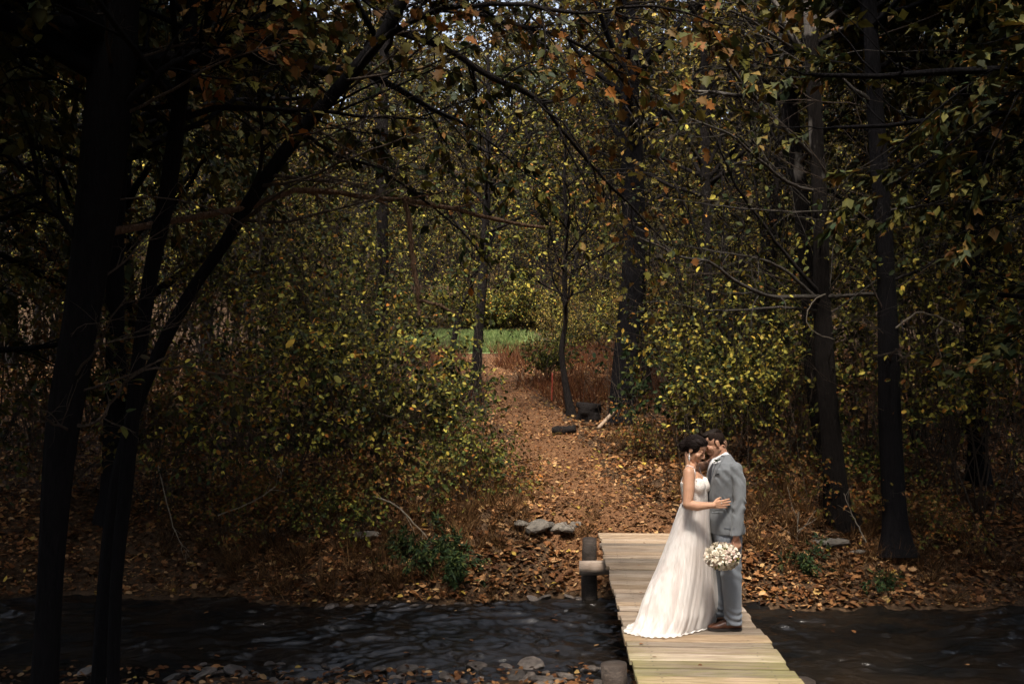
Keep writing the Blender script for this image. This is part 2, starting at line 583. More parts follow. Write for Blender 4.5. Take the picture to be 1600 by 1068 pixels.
def make_tree(name, trunk, rad, seed, bark, leaf, limbs=10, lt=(0.4, 0.98), la=(0.7, 1.3), ll=2.5, sub=5, sl=1.0,
              twigs=3, tl=0.5, lpt=6, lsize=0.1, half=OVAL, up=0.02, wig=0.13, k=10, droop=0.5, lean=None, trunkseg=24,
              flat=0.8, limb_r=0.5, flare=1.5, leaf_t=0.2):
    """root Empty > trunk (with its limbs and twigs), crown. trunk: world points from the base up"""
    rng = np.random.default_rng(seed)
    tp = polyline(trunk, trunkseg, rng, 0.0)
    base = tp[0].copy()
    tr = np.interp(np.linspace(0, 1, trunkseg), np.linspace(0, 1, len(rad)), rad)
    hgt = np.linalg.norm(tp - base, axis=1)
    tr = tr * (1 + (flare - 1) * np.exp(-hgt / 0.22))
    wood, crown = MB(), MB()
    trunk_tube(wood, tp, tr, k, seed)
    s, d, r, t = fork(rng, tp[None], tr[None], limbs, lt[0], lt[1], la[0], la[1])
    d = nrm(d + np.array([0, 0, 0.15]))
    if lean is not None: d = nrm(d + np.asarray(lean))
    Ls = ll * rng.uniform(0.55, 1.2, limbs) * (1.1 - 0.55 * (t - lt[0]) / max(lt[1] - lt[0], 1e-3))
    p1 = branches(rng, s, d, Ls, 8, wig, up)
    r1 = taper(np.minimum(r * limb_r, 0.022 * Ls + 0.006), 8, 0.3)
    wood.tubes(p1, r1, 5)
    s, d, r, t = fork(rng, p1, r1, sub, 0.25, 1.0, 0.4, 1.0)
    p2 = branches(rng, s, d, sl * rng.uniform(0.5, 1.3, len(s)), 6, wig * 1.2, up)
    r2 = taper(np.minimum(r * 0.7, 0.012), 6, 0.35)
    wood.tubes(p2, r2, 4)
    s, d, r, t = fork(rng, p2, r2, twigs, 0.2, 1.0, 0.3, 1.0)
    p3 = branches(rng, s, d, tl * rng.uniform(0.5, 1.3, len(s)), 4, wig * 1.3, up)
    wood.tubes(p3, taper(np.minimum(r * 0.7, 0.006), 4, 0.4), 3)
    if lpt: leaf_on(rng, crown, p3, lpt, lsize, half, droop=droop, flat=flat, t0=leaf_t)
    root = empty(name, base)
    wood.build('trunk', M[bark], root, origin=base)
    if lpt: crown.build('crown', M[leaf], root, origin=base)
    return root


def make_shrub(name, base, h, spread, seed, leaf, stems=9, sub=6, twigs=3, lpt=6, lsize=0.1, half=OVAL, bark='twig', arch=-0.02, droop=0.5, thick=0.016):
    rng = np.random.default_rng(seed)
    base = np.asarray(base, float)
    wood, crown = MB(), MB()
    st = base + np.stack([rng.normal(0, 0.10 * spread, stems), rng.normal(0, 0.10 * spread, stems), np.full(stems, -0.03)], 1)
    d = nrm(np.stack([rng.normal(0, 0.38 * spread / max(h, 0.5) * 1.6, stems), rng.normal(0, 0.38 * spread / max(h, .5) * 1.6, stems), np.ones(stems)], 1))
    p0 = branches(rng, st, d, h * rng.uniform(0.65, 1.15, stems), 9, 0.10, arch)
    r0 = taper(rng.uniform(0.6, 1.1, stems) * thick, 9, 0.3)
    wood.tubes(p0, r0, 5)
    s, d, r, t = fork(rng, p0, r0, sub, 0.25, 1.0, 0.4, 1.1)
    p1 = branches(rng, s, d, 0.42 * h * rng.uniform(0.4, 1.1, len(s)), 6, 0.16, 0.02)
    r1 = taper(r * 0.6, 6, 0.35)
    wood.tubes(p1, r1, 4)
    s, d, r, t = fork(rng, p1, r1, twigs, 0.15, 1.0, 0.3, 1.0)
    p2 = branches(rng, s, d, 0.17 * h * rng.uniform(0.5, 1.3, len(s)), 4, 0.16, 0.0)
    wood.tubes(p2, taper(np.minimum(r * 0.7, 0.004), 4, 0.4), 3)
    leaf_on(rng, crown, p2, lpt, lsize, half, droop=droop)
    root = empty(name, base)
    wood.build('stem', M[bark], root, origin=base)
    crown.build('foliage', M[leaf], root, origin=base)
    return root


def place(proto, loc, rz=0.0, sc=1.0, first=None, sz=None):
    o = proto if first else copy_tree(proto)
    o.location = loc
    o.rotation_euler = (0, 0, rz)
    o.scale = (sc, sc, sz if sz else sc)
    return o


def gz(x, y):
    return float(ground_z(x, y))


def at_ground(px, Y):
    x = (px - CX) / F * Y
    return np.array([x, Y, gz(x, Y)])

# ------------------------------------------------------------------ the big dark trees of the near left bank
def px_line(lst):
    return [P(a, b, c) for a, b, c in lst]


def high_crown(seed, n=9000, size=0.24):
    """a broad leafy crown for trees whose crowns are above the picture"""


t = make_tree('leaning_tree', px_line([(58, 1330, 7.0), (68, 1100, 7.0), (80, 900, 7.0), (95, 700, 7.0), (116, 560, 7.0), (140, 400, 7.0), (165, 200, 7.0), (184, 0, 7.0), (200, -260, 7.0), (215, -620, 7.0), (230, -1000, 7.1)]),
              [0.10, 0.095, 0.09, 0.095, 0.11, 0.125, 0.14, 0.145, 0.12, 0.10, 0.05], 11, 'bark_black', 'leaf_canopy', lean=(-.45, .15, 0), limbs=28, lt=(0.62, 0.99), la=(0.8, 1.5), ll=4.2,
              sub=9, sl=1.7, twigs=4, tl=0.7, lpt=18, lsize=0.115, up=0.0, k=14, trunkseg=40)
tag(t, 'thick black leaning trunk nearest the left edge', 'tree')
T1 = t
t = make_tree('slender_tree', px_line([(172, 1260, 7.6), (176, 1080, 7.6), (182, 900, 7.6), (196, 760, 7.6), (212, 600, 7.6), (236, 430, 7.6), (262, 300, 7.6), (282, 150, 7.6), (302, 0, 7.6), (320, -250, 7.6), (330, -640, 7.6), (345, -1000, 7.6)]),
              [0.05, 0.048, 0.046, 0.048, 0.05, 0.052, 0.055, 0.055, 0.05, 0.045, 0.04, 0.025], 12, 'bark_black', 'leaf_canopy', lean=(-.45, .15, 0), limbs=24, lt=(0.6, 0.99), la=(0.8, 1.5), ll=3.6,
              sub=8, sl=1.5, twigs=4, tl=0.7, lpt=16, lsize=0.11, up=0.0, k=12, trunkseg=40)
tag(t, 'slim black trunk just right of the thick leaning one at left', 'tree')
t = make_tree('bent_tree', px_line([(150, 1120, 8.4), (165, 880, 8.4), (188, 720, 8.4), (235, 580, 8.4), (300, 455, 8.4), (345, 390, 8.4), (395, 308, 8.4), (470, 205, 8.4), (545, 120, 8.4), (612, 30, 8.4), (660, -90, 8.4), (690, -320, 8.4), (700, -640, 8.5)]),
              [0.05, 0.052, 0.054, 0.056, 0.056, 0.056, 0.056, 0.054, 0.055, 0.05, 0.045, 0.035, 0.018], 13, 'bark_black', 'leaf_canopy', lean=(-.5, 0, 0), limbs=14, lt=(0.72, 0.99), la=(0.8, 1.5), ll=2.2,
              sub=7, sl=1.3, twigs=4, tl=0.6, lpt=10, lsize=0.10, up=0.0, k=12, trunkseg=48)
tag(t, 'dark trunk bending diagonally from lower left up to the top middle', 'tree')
# its boughs that cross the upper middle of the picture
bent = t
b0 = np.array(bent.location)


def bough(parent, name, pts, r0, r1, seed, mat, twn=0, twl=0.5, leafm=None, lsize=0.1, lpt=0, half=OVAL, label=None, n=26, up=-0.01, twn2=3, crowns=None, tmin=0.2):
    rng = np.random.default_rng(seed)
    org = np.array(parent.location)
    p = polyline(pts, n, rng, 0.006)
    rr = np.linspace(r0, r1, n) * (1 + 0.10 * np.sin(np.arange(n) * 1.9 + seed))
    w = MB(); trunk_tube(w, p, rr, 8, seed, lump=0.05)
    if twn:
        s, d, r, t = fork(rng, p[None], rr[None], twn, tmin, 1.0, 0.4, 1.1)
        p1 = branches(rng, s, d, twl * rng.uniform(0.4, 1.5, len(s)), 7, 0.15, up)
        r1_ = taper(np.minimum(r * 0.55, 0.012), 7, 0.3)
        w.tubes(p1, r1_, 4)
        s, d, r, t = fork(rng, p1, r1_, twn2, 0.2, 1.0, 0.3, 0.9)
        p2 = branches(rng, s, d, twl * 0.5 * rng.uniform(0.4, 1.3, len(s)), 5, 0.16, up)
        w.tubes(p2, taper(np.minimum(r * 0.6, 0.005), 5, 0.4), 3)
    o = w.build(name, M[mat], parent, origin=org)
    if twn and lpt:
        lm = MB(); leaf_on(rng, lm, p2, lpt, lsize, half, droop=0.6)
        lm.build('leaf_cluster', M[leafm], o, origin=org)['kind'] = 'stuff'
    if label: o['label'] = label
    return o


bough(bent, 'bough', px_line([(600, 42, 8.4), (690, 74, 8.6), (770, 122, 8.8), (835, 152, 9.0), (880, 205, 9.2), (930, 265, 9.5), (985, 320, 9.8), (1040, 380, 10.0)]), 0.034, 0.008, 21, 'bark_dark', 24, 0.8, 'leaf_rust', 0.085, 2, LOBED)
bough(bent, 'bough', px_line([(640, -60, 8.4), (720, 5, 8.2), (800, 40, 8.0), (880, 60, 8.0), (960, 110, 8.2), (1010, 190, 8.5)]), 0.03, 0.006, 22, 'bark_dark', 22, 0.7, 'leaf_rust', 0.088, 3, LOBED)
bough(bent, 'bough', px_line([(560, 110, 8.4), (600, 60, 8.0), (680, 20, 7.6), (780, 5, 7.3), (900, 20, 7.2), (1020, 10, 7.2), (1140, 40, 7.2)]), 0.03, 0.006, 23, 'bark_dark', 28, 0.6, 'leaf_rust', 0.085, 3, LOBED)
bough(bent, 'bough', px_line([(470, 205, 8.4), (520, 240, 8.6), (580, 260, 8.8), (660, 310, 9.2), (720, 360, 9.6), (770, 420, 10.0)]), 0.02, 0.005, 24, 'bark_dark', 22, 0.6, 'leaf_yellow', 0.10, 2, OVAL)
bough(bent, 'bough', px_line([(395, 308, 8.4), (410, 220, 8.2), (400, 120, 8.0), (370, 30, 7.8), (350, -60, 7.6)]), 0.02, 0.006, 25, 'bark_dark', 26, 0.6, 'leaf_rust', 0.11, 3, OVAL)
bough(T1, 'bough', px_line([(165, 200, 7.0), (240, 120, 7.0), (330, 70, 7.1), (430, 10, 7.2), (520, -20, 7.3), (640, -10, 7.3)]), 0.03, 0.006, 26, 'bark_black', 34, 0.7, 'leaf_rust', 0.085, 4, LOBED)
bough(T1, 'bough', px_line([(140, 400, 7.0), (90, 330, 6.9), (40, 270, 6.8), (-40, 200, 6.7), (-120, 120, 6.6)]), 0.03, 0.008, 27, 'bark_black', 26, 0.7, 'leaf_canopy', 0.11, 4, OVAL)
bough(T1, 'bough', px_line([(100, 660, 7.0), (150, 660, 7.0), (210, 585, 7.1), (300, 575, 7.2), (400, 590, 7.4), (440, 555, 7.5)]), 0.014, 0.003, 28, 'twig', 14, 0.35, 'leaf_yellow', 0.09, 1, OVAL)
# long bare brown bough arching across the left middle
bb = bough(T1, 'bough', px_line([(140, 372, 7.0), (200, 357, 7.4), (300, 340, 8.0), (390, 322, 8.4), (440, 303, 8.6), (490, 298, 8.8), (560, 305, 9.0), (640, 315, 9.2), (720, 330, 9.4), (790, 346, 9.6), (850, 356, 9.7)]), 0.030, 0.017, 29, 'bark_brown', 10, 0.35, label='long bare brown bough arching over the left shrubs')
bough(bb.parent, 'dead_stick', px_line([(632, 306, 9.15), (641, 360, 9.15), (645, 410, 9.15), (653, 455, 9.15), (655, 492, 9.15)]), 0.026, 0.016, 30, 'bark_brown', label='broken brown stick hanging down from the bare bough')
bough(bb.parent, 'dead_stick', px_line([(654, 470, 9.15), (680, 474, 9.1), (698, 482, 9.05), (716, 491, 9.0)]), 0.018, 0.008, 31, 'bark_brown')
bough(bb.parent, 'dead_stick', px_line([(407, 318, 8.45), (406, 350, 8.45), (408, 380, 8.45), (405, 404, 8.45)]), 0.014, 0.009, 32, 'twig_pale')

# ------------------------------------------------------------------ the trees of the right bank
t = make_tree('sycamore_tree', [at_ground(1322, 15.4), P(1312, 800, 15.4), P(1300, 700, 15.4), P(1291, 600, 15.3), P(1284, 480, 15.3), P(1281, 350, 15.2), P(1274, 200, 15.2), P(1268, 60, 15.2), P(1264, -80, 15.2), P(1258, -400, 15.2), P(1250, -760, 15.2)],
              [0.21, 0.18, 0.165, 0.155, 0.14, 0.125, 0.11, 0.10, 0.09, 0.07, 0.04], 41, 'bark_pale', 'leaf_canopy', lean=(.5, .1, 0), limbs=24, lt=(0.66, 0.99), la=(0.8, 1.4), ll=3.2, sub=8, sl=1.7, twigs=4, tl=0.7, lpt=11, lsize=0.18, up=0.0, k=16, trunkseg=48)
tag(t, 'tall sycamore trunk with flaking pale bark near its top, right of the groom', 'tree')
R1 = t
Y1 = 15.2
bough(R1, 'bough', px_line([(1284, 463, Y1), (1240, 464, 14.9), (1200, 462, 14.6), (1150, 440, 14.3), (1110, 410, 14.0), (1066, 402, 13.8), (1030, 385, 13.6), (985, 365, 13.4)]), 0.040, 0.010, 42, 'bark_grey', 12, 0.5, 'leaf_yellow', 0.09, 1, label='long bare grey bough reaching left above the couple')
bough(R1, 'bough', px_line([(1280, 470, Y1), (1230, 425, 15.0), (1190, 405, 14.8), (1130, 395, 14.6), (1070, 385, 14.4)]), 0.03, 0.007, 43, 'bark_grey', 10, 0.5, 'leaf_yellow', 0.09, 1)
bough(R1, 'bough', px_line([(1284, 463, Y1), (1230, 400, 15.0), (1200, 360, 14.8), (1150, 290, 14.5), (1120, 220, 14.2), (1080, 160, 14.0)]), 0.034, 0.008, 44, 'bark_dark', 14, 0.6, 'leaf_yellow', 0.10, 1)
bough(R1, 'bough', px_line([(1275, 485, Y1), (1220, 480, 15.0), (1140, 485, 14.8), (1100, 484, 14.6), (1060, 475, 14.4), (1020, 470, 14.2)]), 0.022, 0.006, 45, 'bark_grey', 9, 0.4, 'leaf_yellow', 0.09, 1)
bough(R1, 'bough', px_line([(1284, 463, Y1), (1320, 462, Y1), (1370, 460, 15.1), (1390, 470, 15.1)]), 0.036, 0.024, 46, 'bark_grey', 4, 0.3)
bough(R1, 'bough', px_line([(1290, 458, 15.05), (1272, 470, 14.98), (1261, 490, 14.95), (1264, 510, 14.95), (1280, 522, 14.98), (1304, 530, 15.0)]), 0.010, 0.006, 47, 'twig_pale')
bough(R1, 'bough', px_line([(1276, 250, Y1), (1220, 195, 14.8), (1160, 130, 14.4), (1110, 60, 14.0), (1080, 10, 13.7), (1040, -40, 13.4)]), 0.034, 0.01, 48, 'bark_grey', 18, 0.7, 'leaf_rust', 0.11, 2)
bough(R1, 'bough', px_line([(1278, 300, Y1), (1230, 285, 14.8), (1180, 245, 14.4), (1140, 210, 14.0), (1080, 185, 13.6), (1020, 150, 13.2)]), 0.03, 0.008, 49, 'bark_grey', 18, 0.7, 'leaf_yellow', 0.11, 2)
bough(R1, 'bough', px_line([(1281, 350, Y1), (1340, 340, 15.0), (1300, 330, 14.6), (1220, 330, 14.3), (1130, 322, 14.0), (1040, 310, 13.6)]), 0.02, 0.006, 50, 'bark_grey', 12, 0.5, 'leaf_yellow', 0.1, 1)
t = make_tree('dark_tree', [at_ground(1402, 14.6), P(1397, 800, 14.7), P(1390, 650, 14.8), P(1388, 500, 14.8), P(1384, 400, 14.8), P(1374, 260, 14.8), P(1364, 100, 14.8), P(1356, -60, 14.8), P(1352, -360, 14.8), P(1345, -700, 14.8)],
              [0.19, 0.165, 0.155, 0.15, 0.14, 0.125, 0.11, 0.10, 0.07, 0.03], 51, 'bark_black', 'leaf_canopy', lean=(.5, 0, 0), limbs=26, lt=(0.66, 0.99), la=(0.8, 1.4), ll=4.0, sub=8, sl=1.7, twigs=4, tl=0.7, lpt=11, lsize=0.18, up=0.0, k=16, trunkseg=48)
tag(t, 'black straight trunk at the water side of the right bank', 'tree')
R2 = t
bough(R2, 'bough', px_line([(1376, 300, 14.8), (1430, 265, 14.6), (1500, 225, 14.4), (1560, 190, 14.2), (1640, 140, 14.0)]), 0.03, 0.010, 52, 'bark_dark', 16, 0.6, 'leaf_yellow', 0.1, 2)
bough(R2, 'bough', px_line([(1382, 330, 14.8), (1440, 322, 14.7), (1500, 315, 14.6), (1600, 312, 14.5), (1680, 310, 14.4)]), 0.022, 0.010, 53, 'bark_grey', 12, 0.5, 'leaf_yellow', 0.1, 1)
bough(R2, 'bough', px_line([(1368, 165, 14.8), (1310, 120, 14.6), (1240, 75, 14.4), (1160, 25, 14.2), (1090, 5, 14.0), (1000, -20, 13.7)]), 0.032, 0.010, 54, 'bark_grey', 20, 0.6, 'leaf_rust', 0.12, 2)
bough(R2, 'bough', px_line([(1388, 440, 14.8), (1440, 420, 14.7), (1500, 385, 14.5), (1560, 350, 14.3), (1620, 330, 14.2)]), 0.024, 0.01, 55, 'bark_dark', 14, 0.5, 'leaf_gold', 0.1, 2)
bough(R2, 'bough', px_line([(1390, 520, 14.7), (1430, 490, 14.5), (1455, 492, 14.4), (1480, 500, 14.3), (1500, 512, 14.2)]), 0.018, 0.006, 56, 'twig_pale')
bough(R2, 'bough', px_line([(1473, 498, 14.35), (1463, 520, 14.3), (1468, 550, 14.3), (1480, 580, 14.3), (1500, 592, 14.3), (1522, 592, 14.3)]), 0.012, 0.005, 57, 'twig_pale')
t = make_tree('forked_tree', [at_ground(1292, 17.5), P(1272, 600, 17.5), P(1262, 450, 17.5), P(1250, 300, 17.5), P(1232, 120, 17.5), P(1224, -40, 17.5), P(1220, -400, 17.5)],
              [0.13, 0.13, 0.125, 0.12, 0.11, 0.10, 0.05], 61, 'bark_pale', 'leaf_far', lean=(.4, .1, 0), limbs=18, lt=(0.5, 0.99), ll=3.0, sub=6, sl=1.3, twigs=4, tl=0.6, lpt=7, lsize=0.13, k=12)
tag(t, 'thinner pale-topped trunk close behind the flaking sycamore trunk', 'tree')
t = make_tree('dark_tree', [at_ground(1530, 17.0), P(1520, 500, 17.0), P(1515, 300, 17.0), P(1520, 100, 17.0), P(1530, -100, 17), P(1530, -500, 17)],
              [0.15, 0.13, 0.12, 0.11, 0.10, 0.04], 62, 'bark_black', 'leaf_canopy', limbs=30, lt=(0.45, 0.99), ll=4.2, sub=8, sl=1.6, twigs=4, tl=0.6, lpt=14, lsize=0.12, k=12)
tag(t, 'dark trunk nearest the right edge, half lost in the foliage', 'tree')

# ------------------------------------------------------------------ mid-ground trees
def mid_tree(name, label, px, Yd, line, rad, seed, bark='bark_dark', leaf='leaf_far', **kw):
    base = at_ground(px, Yd)
    pts = [base] + [P(a, b, Yd) for a, b in line]
    o = make_tree(name, pts, rad, seed, bark, leaf, **kw)
    return tag(o, label, 'tree')


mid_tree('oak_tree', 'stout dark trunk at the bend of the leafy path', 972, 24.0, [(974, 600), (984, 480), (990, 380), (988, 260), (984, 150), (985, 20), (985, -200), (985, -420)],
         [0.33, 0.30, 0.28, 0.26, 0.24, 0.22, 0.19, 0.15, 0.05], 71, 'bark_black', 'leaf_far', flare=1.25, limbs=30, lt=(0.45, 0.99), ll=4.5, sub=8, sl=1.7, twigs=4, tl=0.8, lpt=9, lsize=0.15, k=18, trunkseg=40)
mid_tree('crooked_sapling', 'slim crooked dark sapling left of the stout trunk beside the path', 893, 25.0, [(882, 590), (878, 545), (884, 500), (882, 440), (885, 360), (882, 280), (886, 190)],
         [0.09, 0.08, 0.07, 0.065, 0.06, 0.055, 0.04, 0.025], 72, limbs=20, lt=(0.42, 0.98), ll=2.6, sub=6, sl=1.0, twigs=3, tl=0.5, lpt=7, lsize=0.11, leaf='leaf_yellow', k=10)
mid_tree('slim_tree', 'slim dark trunk in front of the green clearing', 742, 27.0, [(748, 520), (754, 440), (758, 360), (762, 280), (764, 180), (762, 60)],
         [0.14, 0.12, 0.11, 0.10, 0.085, 0.07, 0.03], 73, limbs=22, lt=(0.40, 0.98), ll=2.8, sub=6, sl=1.1, twigs=3, tl=0.5, lpt=6, lsize=0.11, leaf='leaf_yellow', k=10)
mid_tree('leaning_sapling', 'thin sapling leaning right across the green clearing', 698, 29.0, [(715, 500), (735, 450), (748, 400), (758, 330)],
         [0.10, 0.085, 0.07, 0.05, 0.02], 74, limbs=8, lt=(0.5, 0.98), ll=1.5, sub=4, sl=0.7, twigs=3, tl=0.4, lpt=5, lsize=0.10, leaf='leaf_yellow', k=8)
mid_tree('straight_tree', 'straight dark trunk rising above the left shrubs beside the hanging stick', 592, 21.0, [(596, 450), (597, 330), (598, 200), (600, 100), (604, -60), (606, -300)],
         [0.15, 0.13, 0.12, 0.11, 0.10, 0.08, 0.03], 75, limbs=18, lt=(0.5, 0.98), ll=3.0, sub=6, sl=1.2, twigs=3, tl=0.6, lpt=7, lsize=0.12, k=10)
mid_tree('straight_tree', 'straight dark trunk directly above the groom in the mid-ground', 1108, 23.0, [(1110, 480), (1106, 380), (1102, 260), (1100, 100), (1098, -120)],
         [0.16, 0.14, 0.13, 0.12, 0.09, 0.04], 76, limbs=16, lt=(0.5, 0.98), ll=2.8, sub=6, sl=1.2, twigs=3, tl=0.6, lpt=7, lsize=0.12, k=10)
mid_tree('straight_tree', 'dark trunk left of the flaking sycamore trunk, behind the yellow shrubs', 1205, 22.0, [(1206, 500), (1204, 400), (1212, 300), (1222, 200), (1226, 60), (1228, -200)],
         [0.14, 0.12, 0.115, 0.11, 0.10, 0.08, 0.03], 77, limbs=16, lt=(0.5, 0.98), ll=2.8, sub=6, sl=1.2, twigs=3, tl=0.6, lpt=7, lsize=0.12, k=10)
mid_tree('slim_tree', 'slim trunk between the two dark trunks behind the yellow shrubs', 1160, 27.0, [(1158, 450), (1158, 350), (1156, 200), (1150, 40)],
         [0.12, 0.10, 0.09, 0.07, 0.03], 78, limbs=16, lt=(0.5, 0.98), ll=2.5, sub=6, sl=1.2, twigs=3, tl=0.6, lpt=7, lsize=0.12, k=10)
mid_tree('slim_tree', 'slim trunk close to the right of the stout trunk by the path', 1012, 28.0, [(1006, 520), (1004, 420), (1000, 300), (1004, 120)],
         [0.12, 0.10, 0.09, 0.08, 0.03], 79, limbs=16, lt=(0.5, 0.98), ll=2.5, sub=6, sl=1.2, twigs=3, tl=0.6, lpt=7, lsize=0.12, k=10)

# long thin bare branches that web the mid-ground
def twig_web(tree, line, n, L, seed, mat='twig', side=0.0, back=-0.3):
    rng = np.random.default_rng(seed)
    org = np.array(tree.location)
    p = polyline(line, 20)
    s, d, r, t = fork(rng, p[None], np.full((1, 20), .03), n, 0.0, 1.0, 1.0, 1.5)
    d = nrm(d * [1, .6, 1] + np.array([side, back, .12]))
    p1 = branches(rng, s, d, L * rng.uniform(.5, 1.3, n), 12, .11, -.012)
    r1 = taper(rng.uniform(.007, .016, n), 12, .2)
    w = MB(); w.tubes(p1, r1, 5)
    s, d, r, t = fork(rng, p1, r1, 6, .2, .98, .35, .9)
    p2 = branches(rng, s, d, L * .28 * rng.uniform(.4, 1.4, len(s)), 7, .14, -.01)
    r2 = taper(np.minimum(r * .6, .006), 7, .35)
    w.tubes(p2, r2, 4)
    s, d, r, t = fork(rng, p2, r2, 3, .2, .98, .35, .9)
    p3 = branches(rng, s, d, L * .11 * rng.uniform(.4, 1.4, len(s)), 5, .15, 0)
    w.tubes(p3, taper(np.minimum(r * .7, .0035), 5, .4), 3)
    o = w.build('bare_branches', M[mat], tree, origin=org)
    o['kind'] = 'stuff'


twig_web(R1, px_line([(1290, 620, 15.3), (1284, 450, 15.3), (1278, 250, 15.2), (1268, 40, 15.2)]), 16, 3.0, 801, 'bark_grey', -.35)
twig_web(R2, px_line([(1392, 650, 14.8), (1386, 450, 14.8), (1374, 260, 14.8), (1362, 60, 14.8)]), 16, 2.8, 802, 'twig', .1)
twig_web(bent, px_line([(330, 410, 8.4), (395, 308, 8.4), (470, 205, 8.4), (600, 45, 8.4)]), 14, 1.8, 803, 'twig', .2)
twig_web(T1, px_line([(100, 700, 7.0), (140, 400, 7.0), (165, 200, 7.0), (184, 20, 7.0)]), 12, 1.6, 804, 'twig', .4)
for tname, ln, n_, sd in (('oak_tree', [(976, 560, 24.0), (990, 380, 24.0), (984, 120, 24.0)], 16, 805), ('crooked_sapling', [(880, 520, 25.0), (885, 360, 25.0), (886, 200, 25.0)], 10, 806),
                          ('slim_tree', [(750, 500, 27.0), (760, 300, 27.0), (762, 100, 27.0)], 10, 807), ('forked_tree', [(1272, 600, 17.5), (1250, 300, 17.5), (1228, 40, 17.5)], 12, 808),
                          ('straight_tree', [(596, 450, 21.0), (598, 200, 21.0), (602, 20, 21.0)], 12, 809)):
    twig_web(bpy.data.objects[tname], px_line(ln), n_, 3.0, sd, 'bark_grey' if sd % 2 else 'twig')

# ------------------------------------------------------------------ the wood behind: copies of a few grown trees
rs = random.Random(5)
farp = []
for i, (h, lm) in enumerate([(15, 'leaf_far'), (17, 'leaf_far'), (13, 'leaf_yellow')]):
    rg = np.random.default_rng(200 + i)
    tr_pts = [np.array([0, 0, -0.3])] + [np.array([rg.normal(0, 0.12 + 0.02 * z), rg.normal(0, 0.12 + 0.02 * z), z]) for z in np.linspace(1.5, h, 6)]
    farp.append(make_tree('woodland_tree', tr_pts, [0.17, 0.15, 0.13, 0.11, 0.09, 0.06, 0.02], 210 + i, 'bark_dark', lm, limbs=34, lt=(0.22, 0.99), la=(0.6, 1.3), ll=3.4,
                          sub=7, sl=1.3, twigs=4, tl=0.7, lpt=8, lsize=0.14, half=RHOMB, k=8))
under = []
for i, (h, lm) in enumerate([(6.5, 'leaf_yellow'), (5.5, 'leaf_far'), (7.5, 'leaf_far')]):
    under.append(make_shrub('understorey_tree', (0, 0, 0), h, 2.2, 230 + i, lm, stems=9, sub=9, twigs=5, lpt=7, lsize=0.11, half=RHOMB, bark='bark_dark', arch=0.03, thick=0.035))
FAR_LABEL = 'tall slender autumn tree in the dense wood behind the clearing'
UND_LABEL = 'low many-stemmed autumn tree in the wood behind the path'


def region(x, y, what):
    px = CX + x / y * F
    side = 'far left' if px < 330 else 'left' if px < 690 else 'middle' if px < 950 else 'right' if px < 1290 else 'far right'
    if y > 57: where = {'far left': 'on the hillside at the far left', 'left': 'on the hillside left of the green clearing', 'middle': 'on the hillside straight behind the green clearing', 'right': 'on the hillside above the stout trunk and couple', 'far right': 'on the hillside behind the right-hand trunks'}[side]
    elif y > 35: where = {'far left': 'deep in the wood at the far left', 'left': 'deep in the wood left of the clearing', 'middle': 'beside the green clearing', 'right': 'deep in the wood right of the stout trunk', 'far right': 'deep in the wood behind the black straight trunk'}[side]
    else: where = {'far left': 'close behind the shrubs at the far left', 'left': 'close behind the left-hand shrubs', 'middle': 'at the side of the path', 'right': 'close behind the golden shrubs by the groom', 'far right': 'close behind the shrubs at the right edge'}[side]
    return what + ' ' + where, what + 's ' + where


used = set()
spots = []
for Yd, n, wj in ((31, 7, 1.5), (37, 8, 2), (47, 9, 2), (66, 12, 3), (72, 12, 3), (80, 12, 4)):
    half_w = 0.56 * Yd + 2
    for j in range(n):
        x = -half_w + (j + 0.5) * 2 * half_w / n + rs.uniform(-wj, wj)
        y = Yd + rs.uniform(-2.5, 2.5)
        if abs(x + 1.5) < 5.0 and y < 64: continue       # keep the way to the clearing open
        spots.append((x, y))
for i, (x, y) in enumerate(spots):
    k = rs.randrange(3)
    o = place(farp[k], (x, y, gz(x, y)), rs.uniform(0, 6.28), rs.uniform(0.85, 1.3) * (1.3 if y > 63 else 1.0), first=(k not in used))
    used.add(k)
    lab, grp = region(x, y, 'tall slender autumn tree'); tag(o, lab, 'tree', grp)
used = set()
spots = []
for Yd, n, wj in ((22.5, 8, 1.0), (27, 10, 1.2), (33, 11, 1.5), (40, 13, 1.5), (60, 16, 1.2), (64, 17, 1.5), (69, 18, 1.5), (74, 19, 2)):
    half_w = 0.55 * Yd + 1.5
    for j in range(n):
        x = -half_w + (j + 0.5) * 2 * half_w / n + rs.uniform(-wj, wj)
        y = Yd + rs.uniform(-1.5, 1.5)
        if y < 57 and -2.6 - 0.06 * y < x < 2.8 + 0.035 * y: continue
        spots.append((x, y))
for i, (x, y) in enumerate(spots):
    k = rs.randrange(3)
    o = place(under[k], (x, y, gz(x, y)), rs.uniform(0, 6.28), rs.uniform(0.8, 1.25), first=(k not in used))
    used.add(k)
    lab, grp = region(x, y, 'low many-stemmed autumn tree'); tag(o, lab, 'tree', grp)



